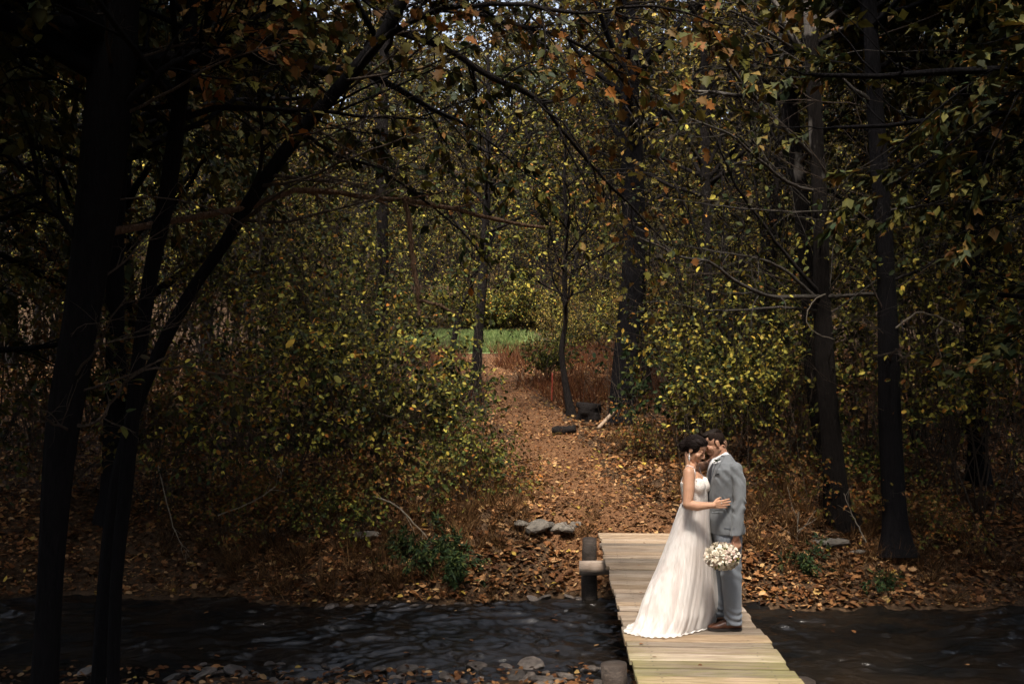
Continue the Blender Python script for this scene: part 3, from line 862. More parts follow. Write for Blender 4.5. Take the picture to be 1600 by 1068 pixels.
bushp = [make_shrub('thicket_bush', (0, 0, 0), 2.3, 2.4, 240 + i, lm, stems=22, sub=9, twigs=4, lpt=7, lsize=0.12, half=RHOMB, bark='bark_dark', arch=-0.06, thick=0.014) for i, lm in enumerate(('leaf_far', 'leaf_yellow'))]
for i in range(26):      # bushes along the back of the clearing, two deep
    x = -11.5 + (i % 13) * 1.7 + rs.uniform(-.5, .5); y = 57.0 + (i // 13) * 3.0 + rs.uniform(-.5, .8)
    o = place(bushp[i % 2], (x, y, gz(x, y)), rs.uniform(0, 6.28), rs.uniform(.8, 1.3), first=(i < 2))
    tag(o, 'bush in the thicket along the back of the green clearing', 'shrub', 'bushes along the back of the clearing')
for i, (x, y) in enumerate([(2.6, 44.5), (4.2, 46), (5.8, 43.5), (7.5, 45), (3.6, 50), (6, 50), (-6.8, 45), (-8.5, 43), (-7, 51), (-6.0, 38), (-7.5, 35), (6.4, 38), (8, 36), (9.5, 41), (5.0, 33.5), (-5.4, 32)]):
    o = place(bushp[i % 2], (x, y, gz(x, y)), i * 1.1, .75 + .25 * (i % 3) / 2)
    tag(o, 'bush in the thin thicket flanking the rusty glade', 'shrub', 'bushes flanking the glade')

# ------------------------------------------------------------------ trees added around and behind the camera for shade: they close the sky over
# everything but the stream and the path
cp = make_tree('shade_tree', [np.array(q, float) for q in ((0, 0, -.3), (.1, .05, 2), (.05, .2, 5), (.2, .1, 8), (.1, 0, 11), (0, .1, 14))],
               [0.26, 0.22, 0.19, 0.15, 0.10, 0.04], 500, 'bark_black', 'leaf_canopy', limbs=40, lt=(0.24, 0.99), la=(0.9, 1.5), ll=5.2, sub=9, sl=2.0, twigs=4, tl=0.8,
               lpt=18, lsize=0.18, half=RHOMB, up=0.0, k=10, droop=0.3, flat=1.2)
for i, (x, y, s_) in enumerate([(-6.5, 2.5, .95), (-10, 7.5, 1.05), (-12.5, 13, 1.0), (-8.5, -2.5, 1.0), (-4.0, -4.5, 1.0), (0.5, -6.5, 1.05), (5, -5, 1.0), (9.0, -1, 1.0), (9.2, 4.0, .95), (11.5, 9.0, 1.0), (13.0, 13.5, 1.0),
                               (-15, 18.5, 1.0), (13.5, 19, 1.0), (-2, -10, 1.1), (-12, 2.5, 1.1), (13.5, 4, 1.1), (4, -11, 1.1), (-8, -9, 1.1), (10, -8, 1.1), (-7.8, 20.5, .9), (10.0, 21.5, .9)]):
    o = place(cp, (x, y, gz(x, y)), i * 2.1, s_, first=(i == 0))
    tag(o, 'tall full-crowned tree added around the viewer to shade the scene', 'tree', 'shade trees added around the viewer')

cp2 = make_tree('shade_tree', [np.array(q, float) for q in ((0, 0, -.3), (.1, .05, 2), (.05, .2, 5), (.2, .1, 8), (.1, 0, 11), (0, .1, 13))],
                [0.22, 0.20, 0.17, 0.14, 0.10, 0.04], 501, 'bark_black', 'leaf_canopy', limbs=40, lt=(0.46, 0.99), la=(0.9, 1.5), ll=4.6, sub=9, sl=1.8, twigs=4, tl=0.7,
                lpt=20, lsize=0.15, half=RHOMB, up=0.0, k=10, droop=0.3, flat=1.2)
for i, (x, y, s_) in enumerate([(-7.6, 11.0, 1.0), (-9.2, 15.5, 1.0), (-6.6, 6.0, .95), (8.6, 12.6, .9), (8.0, 7.5, .9), (-6.3, 15.6, .85), (-5.8, 9.2, .85), (-5.9, 3.8, .85), (6.9, 10.0, .85), (6.4, 5.0, .85)]):  # trees added so their high crowns darken the left and right banks
    o = place(cp2, (x, y, max(gz(x, y), -1.2)), i * 1.3, s_, first=(i == 0))
    if i == 5: tag(o, 'dark trunk among the shadowed shrubs between the two leaning left trunks', 'tree')  # trunk stands in view; tree added for the shade of its crown
    else: tag(o, 'high-crowned tree added just outside the view to shade the banks', 'tree', 'high-crowned shade trees added beside the stream')


# far hillside wood that reads as one mass
def far_wood():
    rng = np.random.default_rng(77)
    mb = MB()
    N = 85000
    x = rng.uniform(-62, 62, N); y = rng.uniform(80, 100, N)
    g = ground_z(x, y)
    top = 18 + 3.5 * rough2(x, y, 0.35) + 2 * rough2(x, y, 1.1)
    z = g + np.clip(rng.uniform(0.02, 1, N), 0, 1) ** 0.8 * top
    b = np.stack([x, y, z], 1)
    mb.leaves(b, rand_unit(rng, N) + np.array([0, 0, -0.4]), rand_unit(rng, N) + np.array([0, -0.4, 0.4]), rng.uniform(0.35, 0.75, N), RHOMB, mi=0)
    B = 420
    sx = rng.uniform(-60, 60, B); sy = rng.uniform(79, 98, B)
    st = np.stack([sx, sy, ground_z(sx, sy)], 1)
    p = branches(rng, st, np.tile([0, 0, 1.0], (B, 1)), rng.uniform(9, 16, B), 7, 0.05, 0.05)
    mb.tubes(p, taper(rng.uniform(0.08, 0.2, B), 7, 0.3), 5, mi=1)
    o = mb.build('far_wood', [M['leaf_far'], M['bark_dark']])
    tag(o, 'hazy mass of far trees covering the hillside', 'wood', kind='stuff')


far_wood()

# ------------------------------------------------------------------ shrubs on the far bank
def shrub(px, Yd, h, spread, seed, leaf, label, name='shrub', group=None, **kw):
    o = make_shrub(name, at_ground(px, Yd), h, spread, seed, leaf, **kw)
    return tag(o, label, 'shrub', group)


kw = dict(stems=13, sub=9, twigs=4, lpt=6, lsize=0.088)
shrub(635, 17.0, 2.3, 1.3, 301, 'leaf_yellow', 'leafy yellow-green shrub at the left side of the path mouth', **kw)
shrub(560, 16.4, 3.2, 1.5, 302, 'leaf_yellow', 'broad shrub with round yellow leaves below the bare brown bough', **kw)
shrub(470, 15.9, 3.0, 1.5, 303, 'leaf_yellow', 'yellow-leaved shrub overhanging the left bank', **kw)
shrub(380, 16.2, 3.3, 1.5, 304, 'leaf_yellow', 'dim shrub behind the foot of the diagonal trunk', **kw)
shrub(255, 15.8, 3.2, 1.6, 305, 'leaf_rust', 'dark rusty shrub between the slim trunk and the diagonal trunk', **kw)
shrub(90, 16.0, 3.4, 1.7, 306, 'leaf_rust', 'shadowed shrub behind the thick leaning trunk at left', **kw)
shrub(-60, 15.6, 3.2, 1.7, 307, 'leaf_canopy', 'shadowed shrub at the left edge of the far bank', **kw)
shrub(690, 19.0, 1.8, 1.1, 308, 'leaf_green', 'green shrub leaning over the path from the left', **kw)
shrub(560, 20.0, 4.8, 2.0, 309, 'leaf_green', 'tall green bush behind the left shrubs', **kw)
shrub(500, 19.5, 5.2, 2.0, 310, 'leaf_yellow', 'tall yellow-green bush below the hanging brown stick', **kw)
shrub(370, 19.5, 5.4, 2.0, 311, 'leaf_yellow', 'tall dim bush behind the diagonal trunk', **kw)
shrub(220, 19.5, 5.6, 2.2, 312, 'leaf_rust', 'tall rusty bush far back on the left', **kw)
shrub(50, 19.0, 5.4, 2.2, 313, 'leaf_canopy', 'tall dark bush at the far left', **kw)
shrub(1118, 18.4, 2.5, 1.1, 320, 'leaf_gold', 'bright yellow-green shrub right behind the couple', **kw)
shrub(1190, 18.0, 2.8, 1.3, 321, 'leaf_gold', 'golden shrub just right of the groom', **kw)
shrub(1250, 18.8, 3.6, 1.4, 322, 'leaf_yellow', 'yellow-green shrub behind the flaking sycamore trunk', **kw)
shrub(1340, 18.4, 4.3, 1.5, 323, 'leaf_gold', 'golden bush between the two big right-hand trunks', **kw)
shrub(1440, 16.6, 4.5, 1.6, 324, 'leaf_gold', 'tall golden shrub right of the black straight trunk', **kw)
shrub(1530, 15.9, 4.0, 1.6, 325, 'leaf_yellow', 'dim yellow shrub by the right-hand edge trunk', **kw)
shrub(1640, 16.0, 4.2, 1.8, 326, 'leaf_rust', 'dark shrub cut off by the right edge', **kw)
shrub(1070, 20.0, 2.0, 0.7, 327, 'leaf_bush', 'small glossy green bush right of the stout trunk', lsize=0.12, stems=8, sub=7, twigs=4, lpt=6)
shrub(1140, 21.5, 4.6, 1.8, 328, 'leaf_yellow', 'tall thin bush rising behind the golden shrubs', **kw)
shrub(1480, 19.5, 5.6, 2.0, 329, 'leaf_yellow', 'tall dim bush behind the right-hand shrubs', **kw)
shrub(850, 31.0, 1.6, 1.2, 330, 'leaf_green', 'green bush at the edge of the clearing', **kw)
# low plants at the water's edge
low = dict(stems=20, sub=6, twigs=3, lpt=6, half=NARROW, bark='twig', arch=-0.16, thick=0.005)
lowr = dict(stems=14, sub=4, twigs=3, lpt=4, half=NARROW, bark='twig', arch=-0.14, thick=0.004)
shrub(665, 14.6, 0.6, 0.75, 340, 'leaf_bush', 'low dark green clump overhanging the water at left', name='bank_plant', lsize=0.10, **low)
shrub(705, 14.35, 0.5, 0.75, 341, 'leaf_bush', 'small green clump right of the dark clump at the water', name='bank_plant', lsize=0.09, **low)
shrub(1262, 14.3, 0.34, 0.9, 342, 'leaf_bush', 'dark green clump on the right bank below the sycamore', name='bank_plant', lsize=0.09, **lowr)
shrub(1372, 13.9, 0.32, 0.9, 343, 'leaf_bush', 'dim green clump at the foot of the black straight trunk', name='bank_plant', lsize=0.09, **lowr)
shrub(730, 16.0, 1.3, 0.9, 344, 'leaf_green', 'loose green bramble on the bank left of the bridge', name='bramble', lsize=0.075, stems=12, sub=6, twigs=3, lpt=4, arch=-0.07, thick=0.007)
shrub(590, 15.4, 1.2, 1.0, 345, 'leaf_rust', 'brown tangled bramble on the left bank above the clump', name='bramble', lsize=0.07, stems=14, sub=6, twigs=3, lpt=3, arch=-0.07, thick=0.007)
shrub(480, 15.2, 1.2, 1.0, 346, 'leaf_rust', 'brown tangled bramble farther left on the bank', name='bramble', lsize=0.07, stems=14, sub=6, twigs=3, lpt=3, arch=-0.07, thick=0.007)
shrub(1215, 16.4, 1.1, 1.0, 347, 'leaf_rust', 'dry tangled bramble right of the groom', name='bramble', lsize=0.07, stems=16, sub=6, twigs=3, lpt=2, arch=-0.06, thick=0.007)
shrub(1330, 17.0, 1.3, 1.2, 348, 'leaf_green', 'green tangle between the right-hand trunks', name='bramble', lsize=0.08, stems=14, sub=6, twigs=3, lpt=4, arch=-0.06, thick=0.007)
shrub(760, 17.6, 1.2, 0.9, 349, 'leaf_rust', 'dry rusty bramble at the left edge of the path', name='bramble', lsize=0.07, stems=12, sub=6, twigs=3, lpt=3, arch=-0.05, thick=0.007)

for i, (px, Yd, h, lm, lab) in enumerate(((430, 15.0, 1.1, 'leaf_rust', 'brown bramble below the forked bare branch on the left bank'), (530, 14.9, .9, 'leaf_green', 'low green bramble in the middle of the left bank'), (635, 15.6, 1.2, 'leaf_rust', 'rusty bramble above the dark green clump'),
                                            (690, 16.6, 1.3, 'leaf_green', 'green bramble at the foot of the shrub by the path mouth'), (350, 15.3, 1.1, 'leaf_rust', 'shadowed bramble on the bank beside the diagonal trunk'), (775, 16.6, .8, 'leaf_rust', 'small dry bramble between the path and the rock pile'),
                                            (1270, 15.8, 1.0, 'leaf_rust', 'dry bramble left of the flaking sycamore trunk'), (1440, 15.0, 1.0, 'leaf_rust', 'dim bramble right of the black straight trunk'), (1030, 19.5, 1.1, 'leaf_rust', 'dry bramble right of the path above the bride'))):
    shrub(px, Yd, h, 1.0, 360 + i, lm, lab, name='bramble', lsize=0.06, stems=18, sub=7, twigs=3, lpt=3, arch=-0.08, thick=0.006)

# ------------------------------------------------------------------ leaf litter, grasses
def litter():
    rng = np.random.default_rng(88)
    N = 165000
    u = rng.uniform(0, 1, N)
    y = 13.2 + (u ** 1.25) * 27
    w = 0.55 * y + 1
    x = rng.uniform(-1, 1, N) * w
    off = np.abs(x - path_x(y))
    keep = rng.uniform(0, 1, N) < np.where(off < 0.35, 0.8, 1.0)
    patch = 0.62 + 0.5 * rough2(x * 1.0, y * 1.0, 2.2)
    keep &= rng.uniform(0, 1, N) < np.clip(patch + 0.25, 0.25, 1)
    x, y = x[keep], y[keep]
    z = ground_z(x, y)
    ok = z > WATER_Z + 0.01
    x, y, z = x[ok], y[ok], z[ok]
    N = len(x)
    b = np.stack([x, y, z + 0.012 + rng.uniform(0, 0.035, N)], 1)
    a = rng.uniform(0, 6.28, N)
    d = np.stack([np.cos(a), np.sin(a), rng.normal(0, 0.25, N)], 1)
    n = nrm(np.stack([rng.normal(0, 0.38, N), rng.normal(-0.1, 0.38, N), np.ones(N)], 1))
    L = rng.uniform(0.035, 0.115, N) * np.where(np.abs(x - path_x(y)) < 0.95, 0.72, 1.0)
    mb = MB()
    h = N // 3
    mb.leaves(b[:h], d[:h], n[:h], L[:h] * 1.1, LOBED, fold=0.35, curl=rng.uniform(-0.35, 0.35, (h, 1)))
    mb.leaves(b[h:], d[h:], n[h:], L[h:], OVAL, fold=0.35, curl=rng.uniform(-0.45, 0.45, (N - h, 1)))
    k = 60000     # broken bits and crumbs between the leaves
    y = 13.4 + rng.uniform(0, 1, k) ** 1.5 * 18; x = rng.uniform(-.52, .52, k) * y
    z = ground_z(x, y); o_ = z > WATER_Z + .01
    x, y, z = x[o_], y[o_], z[o_]; k = len(x)
    a = rng.uniform(0, 6.28, k)
    mb.leaves(np.stack([x, y, z + .02], 1), np.stack([np.cos(a), np.sin(a), rng.normal(0, .2, k)], 1), nrm(np.stack([rng.normal(0, .3, k), rng.normal(0, .3, k), np.ones(k)], 1)), rng.uniform(.015, .045, k), RHOMB, fold=.2)
    k = 26        # blown onto the deck
    y = rng.uniform(7.4, 14.0, k); x = 1.846 - (14.12 - y) * .0432 + rng.uniform(-.58, .58, k)
    a = rng.uniform(0, 6.28, k)
    mb.leaves(np.stack([x, y, np.full(k, .010)], 1), np.stack([np.cos(a), np.sin(a), rng.normal(0, .1, k)], 1), nrm(np.stack([rng.normal(0, .15, k), rng.normal(0, .15, k), np.ones(k)], 1)), rng.uniform(.02, .05, k), OVAL, fold=.2)
    # fallen on the near shoal
    k = 700
    x = rng.uniform(-6, 1.4, k); y = rng.uniform(9.6, 10.75, k)
    b = np.stack([x, y, np.maximum(ground_z(x, y), WATER_Z) + 0.03], 1)
    a = rng.uniform(0, 6.28, k)
    mb.leaves(b, np.stack([np.cos(a), np.sin(a), rng.normal(0, .2, k)], 1), nrm(np.stack([rng.normal(0, .35, k), rng.normal(-.1, .35, k), np.ones(k)], 1)), rng.uniform(0.05, 0.1, k), OVAL, fold=.3, curl=rng.uniform(-.3, .3, (k, 1)))
    k = 45      # a few adrift on the water
    x = rng.uniform(-5, 6, k); y = rng.uniform(10.4, 13.6, k)
    b = np.stack([x, y, np.full(k, WATER_Z + 0.02)], 1)
    a = rng.uniform(0, 6.28, k)
    mb.leaves(b, np.stack([np.cos(a), np.sin(a), np.zeros(k)], 1), np.tile([0, 0, 1.0], (k, 1)), rng.uniform(0.05, 0.1, k), OVAL, fold=.1)
    o = mb.build('leaf_litter', M['litter'])
    tag(o, 'fallen brown autumn leaves covering the banks and path', 'fallen leaves', kind='stuff')


litter()


def blades(name, label, cat, mat, x, y, h, rng, w=0.006, lean=0.35, per=1, z0=None):
    N = len(x)
    z = ground_z(x, y) if z0 is None else z0
    st = np.stack([x, y, z - 0.02], 1)
    d = nrm(np.stack([rng.normal(0, lean, N), rng.normal(0, lean, N), np.ones(N)], 1))
    p = branches(rng, st, d, h, 4, 0.12, -0.12)
    sd = nrm(np.cross(d, rand_unit(rng, N)))[:, None, :]
    ww = (np.array([1.0, 0.85, 0.55, 0.05]) * w)[None, :, None] * rng.uniform(0.6, 1.4, (N, 1, 1))
    V = np.stack([p - sd * ww, p + sd * ww], 2).reshape(N, 8, 3)
    base = np.arange(N)[:, None] * 8
    q = np.concatenate([base + np.array([0, 1, 3, 2]), base + np.array([2, 3, 5, 4]), base + np.array([4, 5, 7, 6])])
    mb = MB(); mb.add(V.reshape(-1, 3), q)
    o = mb.build(name, M[mat])
    return tag(o, label, cat, kind='stuff')


rg = np.random.default_rng(99)
# reddish dry grass of the glade before the clearing
N = 30000
y = rg.uniform(26, 44, N); x = rg.uniform(-9, 10, N)
k = (np.abs(x - path_x(y)) > 0.7 + 0.3 * np.sin(y)) & (rg.uniform(0, 1, N) < np.clip(0.6 + 0.8 * rough2(x, y, 0.9), 0.05, 1))
x, y = x[k], y[k]
blades('rust_grass', 'reddish dry grass at the head of the path', 'grass', 'rust_grass', x, y, rg.uniform(0.3, 0.85, len(x)), rg, 0.009)
# straw tufts along the banks and path edges
cx_, cy_ = [], []
for px, Yd, n, s in ((745, 17.0, 500, 0.35), (770, 18.5, 500, 0.4), (1060, 17.0, 500, 0.4), (1190, 16.2, 700, 0.5), (1240, 15.4, 600, 0.5), (1200, 14.8, 400, 0.3), (1300, 14.6, 400, 0.4), (560, 14.6, 900, 0.5), (480, 14.4, 900, 0.5), (400, 14.8, 900, .5), (620, 14.3, 700, .35), (700, 15.0, 700, .4), (520, 15.2, 900, .5), (330, 14.8, 700, .5), (760, 16, 700, .35), (775, 15.2, 400, .3), (745, 14.6, 300, .25), (1180, 15.2, 800, .4), (1320, 15.6, 800, .5), (1450, 15.2, 700, .5), (1430, 14.2, 400, 0.4), (1520, 14.4, 400, 0.5), (1000, 21, 500, 0.5), (1060, 22.0, 500, 0.6), (930, 15.4, 150, .25), (800, 14.9, 160, .3), (1155, 17.5, 500, .5), (700, 15.4, 300, .4), (640, 15.2, 300, .4)):
    c = at_ground(px, Yd)
    for _ in range(max(1, n // 45)):
        tx, ty = c[0] + rg.normal(0, s), c[1] + rg.normal(0, s)
        cx_.append(rg.normal(tx, 0.045, 45)); cy_.append(rg.normal(ty, 0.045, 45))
x = np.concatenate(cx_); y = np.concatenate(cy_)
k = ground_z(x, y) > WATER_Z + 0.03
x, y = x[k], y[k]
blades('dry_grass', 'straw-coloured tufts along the banks and the path', 'grass', 'dry_grass', x, y, rg.uniform(0.14, 0.48, len(x)), rg, 0.0045, 0.5)
N = 24000
y = rg.uniform(43.5, 56, N); x = -2.1 + rg.normal(0, 1.5, N)
blades('lawn_grass', 'short green grass of the far clearing', 'grass', 'lawn_grass', x, y, rg.uniform(0.12, 0.35, N), rg, 0.02)
# thin bare upright stalks that thicken the undergrowth
N = 900
y = rg.uniform(15.8, 26, N); x = rg.uniform(-0.55, 0.55, N) * y
k = np.abs(x - path_x(y)) > 1.5
x, y = x[k], y[k]
st = np.stack([x, y, ground_z(x, y)], 1)
p = branches(rg, st, nrm(np.stack([rg.normal(0, 0.2, len(x)), rg.normal(0, 0.2, len(x)), np.ones(len(x))], 1)), rg.uniform(0.8, 3.2, len(x)), 8, 0.10, -0.01)
mb = MB(); r0 = taper(rg.uniform(0.003, 0.008, len(x)), 8, 0.4); mb.tubes(p, r0, 4)
s, d, r, t = fork(rg, p, r0, 4, 0.3, 0.95, 0.4, 1.0)
mb.tubes(branches(rg, s, d, rg.uniform(0.2, 0.7, len(s)), 5, 0.16, -0.02), taper(r * 0.6, 5, 0.4), 3)
tag(mb.build('undergrowth', M['twig']), 'thin bare stalks of the undergrowth on both sides of the path', 'undergrowth', kind='stuff')

# ------------------------------------------------------------------ the footbridge
def wood_mat(name, a, b, c, moss=0.0, val=(0.8, 1.15)):
    t = NT(name)
    oi = t.n('ObjectInfo')
    tc = t.n('TexCoord')
    off = t.n('VectorMath', operation='SCALE', ins={0: (37.0, 11.0, 5.0)})
    t.t.links.new(oi.outputs['Random'], off.inputs['Scale'])
    add = t.n('VectorMath', operation='ADD', ins={0: tc.outputs['Object'], 1: off.outputs[0]})
    mp = t.n('Mapping', ins={'Vector': add.outputs[0], 'Scale': (1.1, 22.0, 22.0)})
    n1 = t.noise(mp.outputs[0], 2.2, 8.0, 0.68, 0.5)
    mp2 = t.n('Mapping', ins={'Vector': add.outputs[0], 'Scale': (2.2, 4.0, 4.0)})
    n2 = t.noise(mp2.outputs[0], 1.6, 4.0, 0.6)
    col = t.ramp(n1, [(0.25, a), (0.5, b), (0.75, c)])
    mr = t.n('MapRange', ins={0: oi.outputs['Random'], 3: val[0], 4: val[1]})
    h = t.n('HueSaturation', ins={'Color': col})
    t.t.links.new(mr.outputs[0], h.inputs['Value'])
    fr_ = t.n('Math', operation='FRACT', ins={0: t.n('Math', operation='MULTIPLY', ins={0: oi.outputs['Random'], 1: 7.3}).outputs[0]})
    ms = t.n('MapRange', ins={0: fr_.outputs[0], 3: 0.72, 4: 1.12})
    t.t.links.new(ms.outputs[0], h.inputs['Saturation'])
    blot = t.ramp(n2, [(0.35, (0.42, 0.35, 0.30)), (0.62, (1, 1, 1))])
    col = t.mix(0.75, h.outputs[0], t.mix(1.0, h.outputs[0], blot, 'MULTIPLY'))
    if moss:
        n3 = t.noise(mp2.outputs[0], 2.6, 5.0, 0.7)
        geo = t.n('NewGeometry')
        sp = t.n('SeparateXYZ', ins={0: geo.outputs['Position']})
        # damp end of the deck: algae on the boards towards the near bank and their ends
        mry = t.n('MapRange', ins={0: sp.outputs[1], 1: 9.4, 2: 8.0, 3: -0.35, 4: 0.10})
        so = t.n('SeparateXYZ', ins={0: tc.outputs['Object']})
        ab = t.n('Math', operation='ABSOLUTE', ins={0: so.outputs[0]})
        mrx = t.n('MapRange', ins={0: ab.outputs[0], 1: 0.2, 2: 0.6, 3: -0.06, 4: 0.14})
        sm = t.n('Math', operation='ADD', ins={0: mry.outputs[0], 1: mrx.outputs[0]})
        sm2 = t.n('Math', operation='ADD', ins={0: sm.outputs[0], 1: n3})
        k = t.ramp(sm2.outputs[0], [(0.44, (0, 0, 0)), (0.72, (moss, moss, moss))])
        col = t.mix(k, col, (0.16, 0.155, 0.035))
    t.principled(**{'Base Color': col, 'Roughness': 0.85, 'Specular IOR Level': 0.25, 'Normal': t.bump(n1, 0.55, 0.012)})
    return t.m


M['plank'] = wood_mat('plank', (0.10, 0.07, 0.048), (0.36, 0.27, 0.185), (0.56, 0.44, 0.32), moss=0.55, val=(0.5, 1.18))
M['beam'] = wood_mat('beam', (0.04, 0.03, 0.024), (0.09, 0.068, 0.05), (0.15, 0.11, 0.08))
M['post'] = wood_mat('post', (0.018, 0.014, 0.012), (0.05, 0.036, 0.028), (0.10, 0.07, 0.052))
M['log_pale'] = wood_mat('log_pale', (0.10, 0.07, 0.05), (0.28, 0.20, 0.14), (0.45, 0.35, 0.26))
M['nail'] = NT('nail').principled(**{'Base Color': (0.02, 0.016, 0.014, 1), 'Roughness': 0.6}).id_data and bpy.data.materials['nail']

BR_A = math.atan2(0.0432, 1.0)
bridge = empty('footbridge', (1.846, 14.12, 0.0), -BR_A)      # local -Y runs along the deck towards the camera
tag(bridge, 'weathered plank footbridge on log posts crossing the stream', 'footbridge')


def plank_mesh(seed):
    rng = np.random.default_rng(seed)
    n = 14
    xs_ = np.linspace(-0.5, 0.5, n)
    b = MB()
    V = []
    e0 = rng.normal(0, 0.012, n); e1 = rng.normal(0, 0.012, n)
    zt = rng.normal(0, 0.03, n) * 0.5
    bev = 0.05
    for i, x in enumerate(xs_):
        ya, yb = -0.5 + e0[i], 0.5 + e1[i]
        z1 = 0.0 + zt[i] * 0.1
        V += [(x, ya + bev, z1), (x, yb - bev, z1), (x, yb, z1 - 0.12), (x, yb, -1.0), (x, ya, -1.0), (x, ya, z1 - 0.12)]
    V = np.array(V)
    idx = np.arange(n * 6).reshape(n, 6)
    q = np.stack([idx[:-1], idx[1:], np.roll(idx[1:], -1, 1), np.roll(idx[:-1], -1, 1)], -1).reshape(-1, 4)
    b.add(V, q)
    b.f.append(idx[0]); b.sz.append(np.array([6])); b.mi.append(np.array([0]))
    b.f.append(idx[-1][::-1]); b.sz.append(np.array([6])); b.mi.append(np.array([0]))
    me = b.mesh('plank', M['plank'], smooth=False)
    return me


pm = [plank_mesh(s) for s in range(6)]
rb = random.Random(9)
nail_b = MB()
k = 6
ang = np.arange(k) * 2 * math.pi / k
nail_b.add(np.vstack([[[0.0, 0, 0.004]], np.stack([0.008 * np.cos(ang), 0.008 * np.sin(ang), np.full(k, 0.002)], 1)]), np.array([[0, i + 1, (i + 1) % k + 1] for i in range(k)]))
nail_me = nail_b.mesh('nail', M['nail'])
s_ = 0.0
while s_ < 11.0:
    w = rb.choice([0.14, 0.18, 0.185, 0.19, 0.19, 0.235])
    gap = rb.choice([0.012, 0.016, 0.020, 0.026, 0.036])
    L = 1.235 + rb.uniform(-0.03, 0.03)
    o = link('plank', rb.choice(pm), bridge, (rb.uniform(-0.014, 0.014), -(s_ + w / 2), rb.uniform(-0.008, 0.004)))
    o.scale = (L * rb.choice([-1, 1]) if False else L, w, 0.042)
    o.rotation_euler = (rb.uniform(-0.012, 0.012), rb.uniform(-0.004, 0.004), rb.uniform(-0.006, 0.006) + (math.pi if rb.random() < 0.5 else 0))
    for sx in (-0.44, 0.44):
        for sy in (-0.28, 0.28):
            if rb.random() < 0.85:
                nn = link('nail', nail_me, o)
                nn.location = ((sx + rb.uniform(-.012, .012)) / L, sy + rb.uniform(-.05, .05), 0.012)
                nn.scale = (1 / L, 1 / w, 1 / 0.042)
    s_ += w + gap


def log_mesh(p0, p1, r, seed, k=14, n=10, mat='post', lump=0.07):
    b = MB()
    p0, p1 = np.array(p0, float), np.array(p1, float)
    pts = p0 + (p1 - p0) * np.linspace(0, 1, n)[:, None]
    rad = np.full(n, r); rad[0] *= 0.93; rad[-1] *= 0.93
    trunk_tube(b, pts, rad, k, seed, lump=lump)
    base = len(b.v[0])
    # end grain
    for e, pt in ((0, p0), (n - 1, p1)):
        c = b.n
        b.add(np.array([pt + (p1 - p0) / np.linalg.norm(p1 - p0) * (-0.004 if e == 0 else 0.004)]), np.zeros((0, 3), int))
        tri = np.array([[e * k + i, e * k + (i + 1) % k, c] for i in range(k)])
        if e: pass
        else: tri = tri[:, ::-1]
        b.f.append(tri.ravel()); b.sz.append(np.full(k, 3)); b.mi.append(np.zeros(k, int))
    return b.mesh('log', M[mat])


def blog(name, p0, p1, r, seed, mat='post', label=None):
    o = link(name, log_mesh(p0, p1, r, seed, mat=mat), bridge)
    if label: o['label'] = label
    return o


for sx in (-0.40, 0.40):
    bm = MB()
    x0, x1, y0, y1, z0, z1 = sx - 0.07, sx + 0.07, -11.0, 0.1, -0.27, -0.052
    v = np.array([[x, y, z] for x in (x0, x1) for y in (y0, y1) for z in (z0, z1)])
    bm.add(v, np.array([[0, 1, 3, 2], [4, 6, 7, 5], [0, 4, 5, 1], [2, 3, 7, 6], [0, 2, 6, 4], [1, 5, 7, 3]]))
    bm.build('beam', M['beam'], bridge, smooth=False)
# far pier: two log posts and a pale cap log across; near pier the same
for s, zc in ((0.28, -0.40), (6.1, -0.42), (10.4, -0.40)):
    for sx in (-0.755, 0.755):
        blog('post', (sx, -s, -1.75), (sx, -s, -0.03 if sx < 0 else -0.14), 0.108, int(s * 10 + sx * 7) + 50, 'post')
    blog('cap_log', (-0.90, -s - 0.20, zc), (0.9, -s - 0.20, zc), 0.100, int(s * 7) + 3, 'log_pale', label='pale cap log across the posts')


# ------------------------------------------------------------------ rocks and stones
def rock_mat(name, a, b, wet=0.5):
    t = NT(name)
    v = t.coord('Object')
    n1 = t.noise(v, 2.5, 6.0, 0.65)
    n2 = t.noise(v, 11.0, 4.0, 0.6)
    oi = t.n('ObjectInfo')
    col = t.ramp(n1, [(0.3, a), (0.7, b)])
    h = t.n('HueSaturation', ins={'Color': col})
    mr = t.n('MapRange', ins={0: oi.outputs['Random'], 3: 0.45, 4: 1.3})
    t.t.links.new(mr.outputs[0], h.inputs['Value'])
    t.principled(**{'Base Color': h.outputs[0], 'Roughness': wet, 'Normal': t.bump(n2, 0.6, 0.02)})
    return t.m


M['rock_pale'] = rock_mat('rock_pale', (0.05, 0.042, 0.034), (0.17, 0.145, 0.118), 0.9)
M['stone_wet'] = rock_mat('stone_wet', (0.04, 0.033, 0.028), (0.17, 0.135, 0.11), 0.45)


def rock_mesh(seed, mat, flat=0.6):
    bm = bmesh.new()
    bmesh.ops.create_icosphere(bm, subdivisions=2, radius=1.0)
    r_ = random.Random(seed)
    planes = [(Vector((r_.gauss(0, 1), r_.gauss(0, 1), r_.gauss(0, 1))).normalized(), r_.uniform(0.55, 0.9)) for _ in range(9)]
    for v in bm.verts:
        for nn, dd in planes:
            e = v.co.dot(nn) - dd
            if e > 0: v.co -= nn * e * 0.9
        v.co.z *= flat
        v.co += Vector((r_.gauss(0, 1), r_.gauss(0, 1), r_.gauss(0, 1))) * 0.02
    me = bpy.data.meshes.new('rock'); bm.to_mesh(me); bm.free()
    for p in me.polygons: p.use_smooth = False
    me.materials.append(mat)
    return me


